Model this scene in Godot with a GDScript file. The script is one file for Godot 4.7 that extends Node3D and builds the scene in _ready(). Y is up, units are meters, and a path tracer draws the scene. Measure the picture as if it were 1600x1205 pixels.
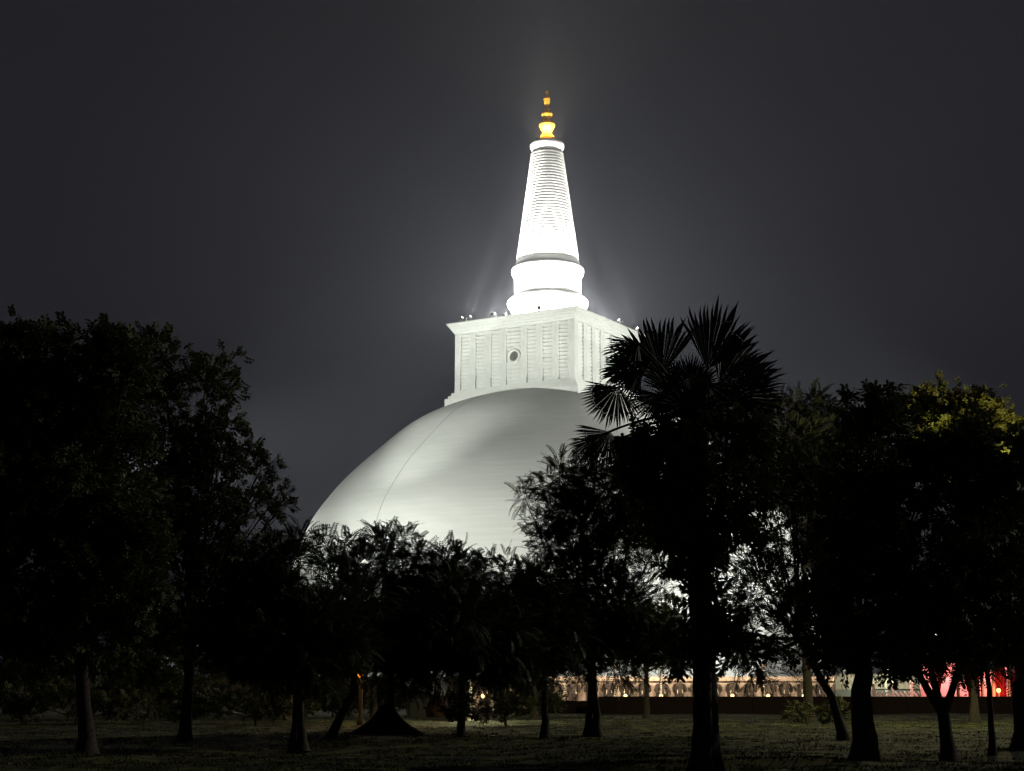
extends Node3D
# A floodlit white stupa seen at night over a park of dark trees. Units are metres, y up, the camera stands at the origin looking along -z.

const STUPA := Vector3(6.27, 0, -270)
const TURN := 0.2443            # how far the square chamber's near corner is turned (14 degrees)
var used := {}
var M := {}
var noise := FastNoiseLite.new()


# ---------- naming ----------
func numbered(called: String) -> String:
	if not used.has(called):
		used[called] = 0
		return called
	used[called] += 1
	return "%s_%03d" % [called, used[called]]

func tag(o: Node3D, label := "", category := "", group := "", kind := "") -> Node3D:
	if label: o.set_meta("label", label)
	if category: o.set_meta("category", category)
	if group: o.set_meta("group", group)
	if kind: o.set_meta("kind", kind)
	return o

func thing(called: String, label: String, category: String, where := Vector3.ZERO, turn := 0.0, group := "") -> Node3D:
	var o := Node3D.new()
	o.name = numbered(called)
	add_child(o)
	o.position = where
	o.rotation.y = turn
	tag(o, label, category, group)
	return o

func put(called: String, mesh: Mesh, mat: Material, parent: Node3D = null) -> MeshInstance3D:
	var o := MeshInstance3D.new()
	o.mesh = mesh
	if mat: o.material_override = mat
	if parent == null:
		o.name = numbered(called)
		add_child(o)
	else:
		o.name = called
		parent.add_child(o, true)
	return o

func copy(o: Node3D, label: String, where: Vector3) -> Node3D:
	var c: Node3D = o.duplicate()
	c.name = numbered(str(o.name).rstrip("0123456789").rstrip("_"))
	add_child(c)
	c.position = where
	if label: c.set_meta("label", label)
	return c


# ---------- shapes ----------
func begin() -> SurfaceTool:
	var st := SurfaceTool.new()
	st.begin(Mesh.PRIMITIVE_TRIANGLES)
	st.set_smooth_group(-1)
	return st

func done(st: SurfaceTool) -> ArrayMesh:
	st.generate_normals()
	return st.commit()

func tri(st: SurfaceTool, a: Vector3, b: Vector3, c: Vector3) -> void:
	st.add_vertex(a); st.add_vertex(b); st.add_vertex(c)

func quad(st: SurfaceTool, a: Vector3, b: Vector3, c: Vector3, d: Vector3) -> void:
	tri(st, a, b, c); tri(st, a, c, d)

# a box with its corners given as centre, size and basis; faces clockwise from outside
func box(st: SurfaceTool, c: Vector3, s: Vector3, b := Basis(), bev := 0.0) -> void:
	var p := []
	for i in 8:
		p.append(c + b * Vector3((-0.5 if i & 1 == 0 else 0.5) * s.x, (-0.5 if i & 2 == 0 else 0.5) * s.y, (-0.5 if i & 4 == 0 else 0.5) * s.z))
	hexa(st, p)

func hexa(st: SurfaceTool, p: Array) -> void:
	st.set_smooth_group(-1)
	quad(st, p[4], p[6], p[7], p[5])
	quad(st, p[1], p[3], p[2], p[0])
	quad(st, p[0], p[2], p[6], p[4])
	quad(st, p[5], p[7], p[3], p[1])
	quad(st, p[2], p[3], p[7], p[6])
	quad(st, p[0], p[4], p[5], p[1])

# a turned shape: prof holds (radius, height) from the bottom up
func lathe(st: SurfaceTool, prof: Array, seg: int, smooth: bool, c := Vector3.ZERO, flat := false) -> void:
	var along := 0.0
	for i in prof.size() - 1:
		var a: Vector2 = prof[i]
		var b: Vector2 = prof[i + 1]
		var v0 := along
		along += a.distance_to(b)
		st.set_smooth_group(-1 if flat else (1 if smooth else 100 + i))
		for k in seg:
			var t0 := TAU * k / seg
			var t1 := TAU * (k + 1) / seg
			var p := [Vector3(sin(t0) * a.x, a.y, cos(t0) * a.x), Vector3(sin(t1) * a.x, a.y, cos(t1) * a.x), Vector3(sin(t1) * b.x, b.y, cos(t1) * b.x), Vector3(sin(t0) * b.x, b.y, cos(t0) * b.x)]
			var uv := [Vector2(float(k) / seg, v0), Vector2(float(k + 1) / seg, v0), Vector2(float(k + 1) / seg, along), Vector2(float(k) / seg, along)]
			for j in [0, 2, 1]:
				if not (a.x < 0.001 and j == 1 and false):
					st.set_uv(uv[j]); st.add_vertex(c + p[j])
			for j in [0, 3, 2]:
				st.set_uv(uv[j]); st.add_vertex(c + p[j])

func tube(st: SurfaceTool, pts: Array, radii: Array, sides := 6) -> void:
	st.set_smooth_group(7)
	var rings := []
	for i in pts.size():
		var d: Vector3 = (pts[mini(i + 1, pts.size() - 1)] - pts[maxi(i - 1, 0)]).normalized()
		var u := d.cross(Vector3(0.31, 0.2, 0.93)).normalized()
		var w := d.cross(u)
		var ring := []
		for k in sides:
			var t := TAU * k / sides
			ring.append(pts[i] + (u * cos(t) + w * sin(t)) * radii[i])
		rings.append(ring)
	for i in pts.size() - 1:
		for k in sides:
			var n := (k + 1) % sides
			quad(st, rings[i][k], rings[i + 1][k], rings[i + 1][n], rings[i][n])

func ball(st: SurfaceTool, c: Vector3, r: Vector3, b := Basis(), seg := 12, rows := 8) -> void:
	st.set_smooth_group(3)
	for i in rows:
		for k in seg:
			var p := []
			for q in [[i, k], [i, k + 1], [i + 1, k + 1], [i + 1, k]]:
				var e: float = -PI / 2 + PI * q[0] / rows
				var t: float = TAU * q[1] / seg
				p.append(c + b * Vector3(cos(e) * sin(t) * r.x, sin(e) * r.y, cos(e) * cos(t) * r.z))
			if i > 0: tri(st, p[0], p[2], p[1])
			if i < rows - 1: tri(st, p[0], p[3], p[2])

func lin(r: float, g: float, b: float) -> Color:
	return Color(r, g, b).linear_to_srgb()

func mat(called: String, c: Color, rough := 0.7, metal := 0.0) -> StandardMaterial3D:
	var m := StandardMaterial3D.new()
	m.resource_name = called
	m.albedo_color = c
	m.roughness = rough
	m.metallic = metal
	M[called] = m
	return m

func noise_tex(freq: float, lo: Color, hi: Color, w := 512, h := 512, octaves := 5, sd := 1) -> NoiseTexture2D:
	var n := FastNoiseLite.new()
	n.seed = sd
	n.frequency = freq
	n.fractal_octaves = octaves
	var g := Gradient.new()
	g.set_color(0, lo); g.set_color(1, hi)
	g.set_offset(0, 0.25); g.set_offset(1, 0.75)
	var t := NoiseTexture2D.new()
	t.width = w; t.height = h
	t.seamless = true
	t.noise = n
	t.color_ramp = g
	return t

func glow(called: String, c: Color, energy: float) -> StandardMaterial3D:
	var m := mat(called, Color(0.8, 0.8, 0.8), 0.4)
	m.emission_enabled = true
	m.emission = c
	m.emission_energy_multiplier = energy
	return m

func omni(parent: Node3D, at: Vector3, c: Color, e: float, size := 0.1) -> void:
	var l := OmniLight3D.new()
	l.name = "lamp_light"
	l.light_color = c; l.light_energy = e; l.light_size = size
	l.omni_range = 120.0; l.omni_attenuation = 2.0
	l.shadow_enabled = true
	parent.add_child(l, true)
	l.position = at

func spot(parent: Node3D, at: Vector3, aim: Vector3, c: Color, e: float, angle: float, soft := 1.0, size := 0.2) -> void:
	var l := SpotLight3D.new()
	l.name = "flood_light"
	l.light_color = c; l.light_energy = e; l.light_size = size
	l.spot_range = 300.0; l.spot_attenuation = 2.0
	l.spot_angle = angle; l.spot_angle_attenuation = soft
	l.shadow_enabled = true
	parent.add_child(l, true)
	l.look_at_from_position(at, aim, Vector3(0.01, 1, 0.02))


func _ready() -> void:
	# ---------- camera ----------
	var cam := Camera3D.new()
	cam.name = "camera"
	cam.position = Vector3(0, 1.6, 0)
	cam.rotation_degrees = Vector3(11.0, 0, 0)
	cam.fov = 27.32
	cam.near = 0.2
	cam.far = 4000.0
	add_child(cam)
	# ---------- sky and air ----------
	var sky_mat := ProceduralSkyMaterial.new()
	sky_mat.sky_top_color = lin(0.0015, 0.0012, 0.0030)
	sky_mat.sky_horizon_color = lin(0.0070, 0.0068, 0.0118)
	sky_mat.sky_curve = 0.35
	sky_mat.ground_bottom_color = lin(0.008, 0.008, 0.008)
	sky_mat.ground_horizon_color = lin(0.020, 0.020, 0.021)
	sky_mat.sky_cover = noise_tex(0.006, Color(0, 0, 0, 1), Color(0.05, 0.05, 0.055, 1), 1024, 512, 5, 9)
	var env := Environment.new()
	env.background_mode = Environment.BG_SKY
	env.sky = Sky.new()
	env.sky.sky_material = sky_mat
	env.background_energy_multiplier = 1.0
	env.tonemap_mode = Environment.TONE_MAPPER_LINEAR
	env.tonemap_exposure = 1.0
	env.sdfgi_enabled = true
	env.ssao_enabled = true
	env.ssil_enabled = true
	env.volumetric_fog_enabled = true
	env.volumetric_fog_density = 0.0
	var we := WorldEnvironment.new()
	we.name = "environment"
	we.environment = env
	add_child(we)
	# ---------- a faint low moon behind the dome ----------
	var moon := DirectionalLight3D.new()
	moon.name = "moonlight"
	moon.light_color = Color(1.0, 0.96, 0.90)
	moon.light_energy = 0.145
	moon.light_angular_distance = 0.5
	moon.shadow_enabled = true
	add_child(moon)
	moon.look_at_from_position(Vector3.ZERO, Vector3(-0.80, -0.44, 0.28), Vector3.UP)
	# the night haze that the floodlights light up round the dome
	var haze := FogVolume.new()
	haze.name = "haze"
	haze.shape = RenderingServer.FOG_VOLUME_SHAPE_BOX
	haze.size = Vector3(900, 240, 230)
	haze.position = Vector3(0, 119, -290)
	var fm := FogMaterial.new()
	fm.resource_name = "haze"
	fm.albedo = Color(0.925, 0.95, 1.0)
	fm.density = 0.0009
	haze.material = fm
	add_child(haze)
	tag(haze, "", "", "", "stuff")
	materials()
	ground()
	stupa()
	floods()
	terrace()
	boundary()
	right_side()
	left_side()
	for t in TREES(): tree(t)
	palm()


func materials() -> void:
	var w := mat("white_paint", Color.WHITE, 0.75)
	w.albedo_texture = noise_tex(0.012, lin(0.72, 0.722, 0.70), lin(0.77, 0.77, 0.745), 1024, 512, 6, 3)
	w.uv1_scale = Vector3(2.0, 0.16, 1.0)
	w.heightmap_enabled = false
	var p := mat("white_plaster", Color.WHITE, 0.75)
	p.albedo_texture = noise_tex(0.02, lin(0.70, 0.705, 0.68), lin(0.785, 0.785, 0.76), 512, 512, 5, 4)
	p.uv1_triplanar = true
	p.uv1_scale = Vector3(0.11, 0.05, 0.11)
	mat("spire_white", lin(0.82, 0.82, 0.80), 0.6)
	var g := mat("gold", Color(0.98, 0.72, 0.24), 0.42, 0.55)
	g.metallic_specular = 0.7
	mat("grey_stone", lin(0.16, 0.16, 0.15), 0.7)
	mat("dark_metal", lin(0.06, 0.06, 0.06), 0.5, 0.6)
	mat("cable", lin(0.32, 0.32, 0.30), 0.6)
	var gr := mat("grass", Color.WHITE, 0.95)
	gr.albedo_texture = noise_tex(0.02, lin(0.016, 0.022, 0.006), lin(0.150, 0.175, 0.045), 1024, 1024, 6, 5)
	gr.albedo_texture.color_ramp.set_offset(0, 0.38)
	gr.albedo_texture.color_ramp.set_offset(1, 0.64)
	gr.uv1_triplanar = true
	gr.uv1_world_triplanar = true
	gr.uv1_scale = Vector3(0.03, 0.03, 0.06)
	gr.detail_enabled = true
	gr.detail_blend_mode = BaseMaterial3D.BLEND_MODE_MUL
	gr.detail_albedo = noise_tex(0.09, Color(0.55, 0.55, 0.5), Color(1, 1, 1), 512, 512, 4, 6)
	gr.detail_uv_layer = BaseMaterial3D.DETAIL_UV_1
	var bl := mat("grass_blade", Color.WHITE, 0.8)
	bl.vertex_color_use_as_albedo = true
	var lf := mat("leaf", Color.WHITE, 0.6)
	lf.vertex_color_use_as_albedo = true
	lf.backlight_enabled = true
	lf.backlight = Color(0.5, 0.5, 0.5)
	var bk := mat("bark", Color.WHITE, 0.95)
	bk.albedo_texture = noise_tex(0.05, lin(0.03, 0.026, 0.022), lin(0.11, 0.095, 0.08), 256, 256, 5, 7)
	bk.uv1_triplanar = true
	bk.uv1_scale = Vector3(1.6, 0.5, 1.6)
	bk.heightmap_enabled = false
	var pb := mat("palm_bark", Color.WHITE, 1.0)
	pb.albedo_texture = noise_tex(0.05, lin(0.014, 0.012, 0.010), lin(0.05, 0.043, 0.036), 256, 256, 5, 17)
	pb.uv1_triplanar = true
	pb.uv1_scale = Vector3(0.8, 5.0, 0.8)
	mat("palm_leaf", lin(0.045, 0.055, 0.028), 0.55)
	mat("dry_leaf", lin(0.075, 0.058, 0.035), 0.85)
	var ea := mat("earth", Color.WHITE, 1.0)
	ea.albedo_texture = noise_tex(0.06, lin(0.03, 0.022, 0.016), lin(0.075, 0.058, 0.042), 256, 256, 5, 8)
	ea.uv1_triplanar = true
	var wl := mat("tan_wall", Color.WHITE, 0.9)
	wl.albedo_texture = noise_tex(0.03, lin(0.34, 0.285, 0.225), lin(0.50, 0.43, 0.35), 512, 256, 5, 11)
	wl.uv1_triplanar = true
	wl.uv1_scale = Vector3(0.2, 0.2, 0.2)
	var bw := mat("dark_wall", Color.WHITE, 0.95)
	bw.albedo_texture = noise_tex(0.05, lin(0.03, 0.018, 0.016), lin(0.07, 0.045, 0.04), 512, 256, 5, 12)
	bw.uv1_triplanar = true
	bw.uv1_scale = Vector3(0.4, 0.4, 0.4)
	mat("elephant_stone", lin(0.045, 0.037, 0.03), 0.9)
	mat("tusk", lin(0.6, 0.56, 0.48), 0.6)
	mat("pole_white", lin(0.7, 0.68, 0.6), 0.5)
	mat("red_cloth", lin(0.42, 0.016, 0.03), 0.9)
	mat("pink_wall", lin(0.62, 0.42, 0.38), 0.85)
	mat("roof_white", lin(0.62, 0.62, 0.62), 0.6)
	mat("clay_brown", lin(0.13, 0.07, 0.05), 0.9)
	glow("flood_lens", Color(1.0, 0.97, 0.92), 14.0)
	glow("lamp_glow_warm", Color(1.0, 0.78, 0.48), 3.0)
	glow("lamp_glow_white", Color(0.97, 1.0, 0.92), 3.0)
	glow("lamp_glow_orange", Color(1.0, 0.55, 0.14), 2.2)
	glow("lamp_glow_green", Color(0.75, 1.0, 0.45), 3.0)
	glow("lamp_glow_red", Color(1.0, 0.30, 0.30), 2.0)


# ---------- ground ----------
func ground() -> void:
	noise.seed = 21
	noise.frequency = 0.06
	noise.fractal_octaves = 3
	var xs := [-1500.0, -700.0, -300.0, -120.0]
	for i in 101: xs.append(-70.0 + i * 1.4)
	xs += [120.0, 300.0, 700.0, 1500.0]
	var zs := [400.0, 100.0, 0.0, -18.0]
	for i in 105: zs.append(-24.0 - i * 1.0)
	zs += [-150.0, -190.0, -260.0, -400.0, -800.0, -1800.0]
	var st := SurfaceTool.new()
	st.begin(Mesh.PRIMITIVE_TRIANGLES)
	st.set_smooth_group(1)
	for j in zs.size() - 1:
		for i in xs.size() - 1:
			var a := Vector3(xs[i], high(xs[i], zs[j]), zs[j])
			var b := Vector3(xs[i + 1], high(xs[i + 1], zs[j]), zs[j])
			var c := Vector3(xs[i + 1], high(xs[i + 1], zs[j + 1]), zs[j + 1])
			var d := Vector3(xs[i], high(xs[i], zs[j + 1]), zs[j + 1])
			quad(st, a, d, c, b)
	tag(put("ground", done(st), M.grass), "", "", "", "structure")
	# grass blades over the part of the lawn that lies in view
	var r := RandomNumberGenerator.new()
	r.seed = 4
	st = begin()
	for k in 9:
		var t := TAU * k / 9 + r.randf()
		var foot := Vector3(cos(t), 0, sin(t)) * r.randf_range(0.02, 0.16)
		var tip := foot + Vector3(cos(t) * 0.06, r.randf_range(0.03, 0.055), sin(t) * 0.06)
		var side := Vector3(-sin(t), 0, cos(t)) * 0.012
		tri(st, foot - side, tip, foot + side)
	var mm := MultiMesh.new()
	mm.transform_format = MultiMesh.TRANSFORM_3D
	mm.use_colors = true
	mm.mesh = done(st)
	var n := 26000
	mm.instance_count = n
	for i in n:
		var z := -32.0 - 75.0 * pow(r.randf(), 1.5)
		var x := z * r.randf_range(-0.36, 0.36)
		var p := Vector3(x, high(x, z) - 0.01, z)
		mm.set_instance_transform(i, Transform3D(Basis(Vector3.UP, r.randf() * TAU).scaled(Vector3.ONE * r.randf_range(0.7, 1.6)), p))
		var k := r.randf_range(0.5, 1.1)
		mm.set_instance_color(i, Color(0.075 * k, 0.085 * k, 0.028 * k))
	var o := MultiMeshInstance3D.new()
	o.name = "grass"
	o.multimesh = mm
	o.material_override = M.grass_blade
	add_child(o)
	tag(o, "short rough grass on the dark lawn", "grass", "", "stuff")
	# the earth mound
	st = SurfaceTool.new()
	st.begin(Mesh.PRIMITIVE_TRIANGLES)
	var pr := []
	for k in 9:
		var f := k / 8.0
		pr.append(Vector2(1.55 * (1.0 - f) * (1.0 + 0.25 * sin(f * 5.0)) + 0.28 * f, -0.15 + 1.3 * pow(f, 1.35)))
	pr.append(Vector2(0.0, 1.2))
	lathe(st, pr, 18, true)
	var me := put("earth_mound", done(st), M.earth)
	me.position = Vector3(-4.8, 0, -62)
	tag(me, "dark cone of bare earth heaped round a tree foot on the lawn", "mound")

func high(x: float, z: float) -> float:
	if z > -26.0 or z < -126.0 or absf(x) > 68.0: return 0.0
	return noise.get_noise_2d(x, z * 1.4) * 0.28 + noise.get_noise_2d(x * 3.0 + 50.0, z * 6.0) * 0.13 - 0.03


# ---------- the stupa ----------
func stupa() -> void:
	var root := thing("stupa", "huge white domed stupa with square chamber, ringed white spire and gold finial", "stupa", STUPA)
	var prof := []
	var ctl := [Vector2(45, 0), Vector2(45, 8), Vector2(44.6, 14), Vector2(43.6, 19.3), Vector2(42.5, 24), Vector2(40.4, 29.5), Vector2(37.8, 33.4), Vector2(34.6, 37.2), Vector2(30.2, 41.3), Vector2(24.1, 46.4), Vector2(18.0, 49.5), Vector2(11.7, 51.4), Vector2(5.6, 52.2), Vector2(0.02, 52.4)]
	for i in ctl.size() - 1:
		for k in 6:
			prof.append(ctl[i].cubic_interpolate(ctl[i + 1], ctl[maxi(i - 1, 0)], ctl[mini(i + 2, ctl.size() - 1)], k / 6.0))
	prof.append(ctl[-1])
	var st := SurfaceTool.new()
	st.begin(Mesh.PRIMITIVE_TRIANGLES)
	lathe(st, prof, 160, true)
	var dome := put("dome", done(st), M.white_paint, root)
	# the conductor that runs down the dome
	var line := []
	var rad := []
	for v in prof.slice(24, 62):
		var q: Vector2 = v
		line.append(Vector3(sin(-0.70) * (q.x + 0.04), q.y + 0.03, cos(-0.70) * (q.x + 0.04)))
		rad.append(0.022)
	st = begin()
	tube(st, line, rad, 5)
	put("conductor_cable", done(st), M.cable, dome)
	# square chamber, its local axes turned so that a face looks along its own z
	var ch := put("square_chamber", square([Vector2(16.0, 48.0), Vector2(16.0, 62.4)]), M.white_plaster, root)
	ch.rotation.y = TURN
	put("stepped_plinth", square([Vector2(18.3, 46.6), Vector2(18.3, 50.85), Vector2(17.72, 50.86), Vector2(17.72, 51.36), Vector2(17.15, 51.37), Vector2(17.15, 51.88), Vector2(16.6, 51.89), Vector2(16.6, 52.38), Vector2(16.14, 52.39)]), M.white_plaster, ch)
	var cp := [Vector2(16.13, 62.05), Vector2(16.50, 62.06)]
	var rr := 16.50
	var hh := 62.06
	for k in 4:
		cp += [Vector2(rr, hh + 0.10), Vector2(rr + 0.09, hh + 0.12), Vector2(rr + 0.13, hh + 0.24), Vector2(rr + 0.24, hh + 0.36), Vector2(rr + 0.40, hh + 0.43)]
		rr += 0.40
		hh += 0.44
	cp += [Vector2(rr + 0.02, hh + 0.02), Vector2(rr + 0.02, 64.02), Vector2(rr - 0.5, 64.03), Vector2(0.01, 64.04)]
	put("cornice", square(cp), M.white_plaster, ch)
	faces(ch)
	# spire
	var base := turned([Vector2(6.35, 64.0), Vector2(6.35, 66.9), Vector2(6.64, 67.74), Vector2(6.99, 68.1), Vector2(7.1, 68.65), Vector2(7.03, 69.01), Vector2(6.54, 69.56), Vector2(5.95, 69.75)], 72, true)
	put("lower_torus", base, M.spire_white, root)
	put("drum", turned([Vector2(5.84, 69.6), Vector2(5.88, 73.3)], 72, true), M.spire_white, root)
	put("upper_torus", turned([Vector2(5.88, 73.2), Vector2(6.2, 73.7), Vector2(6.36, 74.2), Vector2(6.37, 74.6), Vector2(6.2, 75.0), Vector2(5.86, 75.3), Vector2(5.5, 75.4)], 72, true), M.spire_white, root)
	put("cone_foot", turned([Vector2(5.6, 75.35), Vector2(5.62, 76.0), Vector2(5.3, 76.45)], 72, true), M.spire_white, root)
	var cone := put("spire_cone", turned([Vector2(5.26, 76.3), Vector2(2.68, 96.3)], 72, true), M.spire_white, root)
	var n := 36
	for i in n:
		var h0 := lerpf(76.5, 96.2, float(i) / n)
		var h1 := lerpf(76.5, 96.2, float(i + 1) / n)
		var r0 := lerpf(5.50, 2.86, float(i) / n)
		var hgt := h1 - h0
		var ring := put("ring", turned([Vector2(r0 - 0.30, 0.0), Vector2(r0 - 0.03, 0.02), Vector2(r0, hgt * 0.25), Vector2(r0 - 0.02, hgt * 0.62), Vector2(r0 - 0.10, hgt * 0.78), Vector2(r0 - 0.32, hgt * 0.80)], 64, false), M.spire_white, cone)
		ring.position.y = h0
	put("spire_crown", turned([Vector2(2.5, 96.0), Vector2(2.60, 96.3), Vector2(2.73, 96.65), Vector2(2.9, 97.0), Vector2(3.03, 97.3), Vector2(3.06, 97.75), Vector2(2.98, 98.0), Vector2(2.68, 98.2), Vector2(2.3, 98.4), Vector2(0.02, 98.5)], 64, true), M.spire_white, root)
	var lower := [Vector2(2.25, 98.42), Vector2(2.05, 98.62), Vector2(1.59, 98.85), Vector2(1.37, 99.04), Vector2(1.2, 99.26), Vector2(1.25, 99.46), Vector2(0.97, 99.7), Vector2(0.78, 99.88), Vector2(0.85, 99.99), Vector2(0.86, 100.29), Vector2(0.91, 100.47), Vector2(1.12, 100.83), Vector2(1.35, 101.31), Vector2(1.46, 101.55), Vector2(1.37, 101.79), Vector2(0.91, 102.09), Vector2(0.63, 102.4), Vector2(0.5, 102.52), Vector2(0.48, 102.7)]
	var upper := [Vector2(0.48, 102.7), Vector2(0.43, 102.88), Vector2(0.63, 103.0), Vector2(0.86, 103.24), Vector2(0.97, 103.48), Vector2(0.94, 103.78), Vector2(0.69, 104.02), Vector2(0.41, 104.2), Vector2(0.34, 104.34), Vector2(0.46, 104.47), Vector2(0.41, 104.68), Vector2(0.18, 104.86), Vector2(0.18, 105.1), Vector2(0.3, 105.35), Vector2(0.46, 105.65), Vector2(0.53, 105.89), Vector2(0.50, 106.07), Vector2(0.57, 106.31), Vector2(0.6, 106.55), Vector2(0.52, 106.8), Vector2(0.21, 107.04), Vector2(0.16, 107.28), Vector2(0.3, 107.7), Vector2(0.32, 107.95), Vector2(0.02, 108.02)]
	put("finial_urn", turned(lower, 40, true), M.gold, root)
	put("finial_spindle", turned(upper, 40, true), M.gold, root)

func turned(prof: Array, seg: int, smooth: bool) -> ArrayMesh:
	var st := SurfaceTool.new()
	st.begin(Mesh.PRIMITIVE_TRIANGLES)
	lathe(st, prof, seg, smooth)
	return done(st)

func square(prof: Array) -> ArrayMesh:
	var st := SurfaceTool.new()
	st.begin(Mesh.PRIMITIVE_TRIANGLES)
	lathe(st, prof, 4, false, Vector3.ZERO, true)
	return done(st)

# pilasters, louvre slats and medallions on the two faces that look toward the lawn
func faces(ch: Node3D) -> void:
	var side := 16.5 * sqrt(2.0)
	var half := 16.0 / sqrt(2.0)
	var pil := 0.0485 * side
	var pan := 0.0815 * side
	var mid := side - 8.0 * pil - 6.0 * pan
	var y0 := 52.37
	var y1 := 62.08
	for f in 2:
		var turn := -PI / 4 if f == 0 else PI / 4
		var b := Basis(Vector3.UP, turn)
		var x := -side / 2.0
		for k in 15:
			var w := pil if k % 2 == 0 else (mid if k == 7 else pan)
			if k % 2 == 0:
				var st := begin()
				box(st, Vector3(0, 0, 0), Vector3(w, y1 - y0, 0.54))
				var o := put("pilaster", done(st), M.white_plaster, ch)
				o.transform = Transform3D(b, b * Vector3(x + w / 2, (y0 + y1) / 2, half + 0.16))
			else:
				var rows := 15
				var hgt := (y1 - y0) / rows
				var st := begin()
				var q := w - 0.06
				hexa(st, [Vector3(-q / 2, 0.0, -0.04), Vector3(q / 2, 0.0, -0.04), Vector3(-q / 2, hgt * 0.76, -0.04), Vector3(q / 2, hgt * 0.76, -0.04), Vector3(-q / 2, 0.0, 0.04), Vector3(q / 2, 0.0, 0.04), Vector3(-q / 2, hgt * 0.76, 0.31), Vector3(q / 2, hgt * 0.76, 0.31)])
				var mesh := done(st)
				for j in rows:
					if k == 7 and j >= 6 and j <= 8: continue
					var o := put("slat", mesh, M.white_plaster, ch)
					o.transform = Transform3D(b, b * Vector3(x + w / 2, y0 + hgt * (j + 0.08), half))
				if k == 7:
					var c := Vector3(x + w / 2, y0 + hgt * 7.5, half)
					st = begin()
					box(st, Vector3.ZERO, Vector3(q, hgt * 2.9, 0.14))
					var bd := put("medallion_panel", done(st), M.white_plaster, ch)
					bd.transform = Transform3D(b, b * c)
					var lie := b * Basis(Vector3.RIGHT, PI / 2)
					var ring := put("medallion_ring", turned([Vector2(0.80, 0.02), Vector2(0.84, 0.34), Vector2(0.96, 0.44), Vector2(1.12, 0.42), Vector2(1.24, 0.28), Vector2(1.26, 0.0)], 40, true), M.white_plaster, ch)
					ring.transform = Transform3D(lie, b * c)
					st = begin()
					lathe(st, [Vector2(0.83, 0.0), Vector2(0.83, 0.12), Vector2(0.0, 0.13)], 32, false)
					for e in 8:
						var t := TAU * e / 8
						ball(st, Vector3(sin(t) * 0.42, 0.14, cos(t) * 0.42), Vector3(0.13, 0.09, 0.24), Basis(Vector3.UP, t), 8, 6)
					ball(st, Vector3(0, 0.14, 0), Vector3(0.20, 0.14, 0.20), Basis(), 10, 6)
					var fl := put("medallion_flower", done(st), M.grey_stone, ch)
					fl.transform = Transform3D(lie, b * c)
			x += w


# ---------- floodlights ----------
func fixture(called: String, label: String, at: Vector3, aim: Vector3, group: String, size: float, lens: Material) -> Node3D:
	var o := thing(called, label, "floodlight", at, 0.0, group)
	var d := (aim - at).normalized()
	var b := Basis.looking_at(d, Vector3.UP)
	var up := Vector3(0, size * 0.75, 0)
	var st := begin()
	var p := []
	for i in 8:
		var s := size * (0.62 if i & 4 else 0.42)
		p.append(up + b * Vector3((-1 if i & 1 == 0 else 1) * s, (-1 if i & 2 == 0 else 1) * s * 0.72, (-0.32 if i & 4 else 0.30) * size))
	var q := [p[0], p[1], p[2], p[3], p[4], p[5], p[6], p[7]]
	hexa(st, [q[4], q[5], q[6], q[7], q[0], q[1], q[2], q[3]])
	put("housing", done(st), M.dark_metal, o)
	st = begin()
	box(st, Vector3(0, size * 0.06, 0), Vector3(size * 0.9, size * 0.12, size * 0.5))
	tube(st, [Vector3(-size * 0.7, 0, 0), Vector3(-size * 0.72, size * 0.75, 0)], [size * 0.05, size * 0.05], 5)
	tube(st, [Vector3(size * 0.7, 0, 0), Vector3(size * 0.72, size * 0.75, 0)], [size * 0.05, size * 0.05], 5)
	put("bracket", done(st), M.dark_metal, o)
	st = begin()
	ball(st, up + b * Vector3(0, 0, -size * 0.33), Vector3(size * 0.55, size * 0.40, size * 0.30), b, 12, 8)
	put("lamp_lens", done(st), lens, o)
	return o

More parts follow.
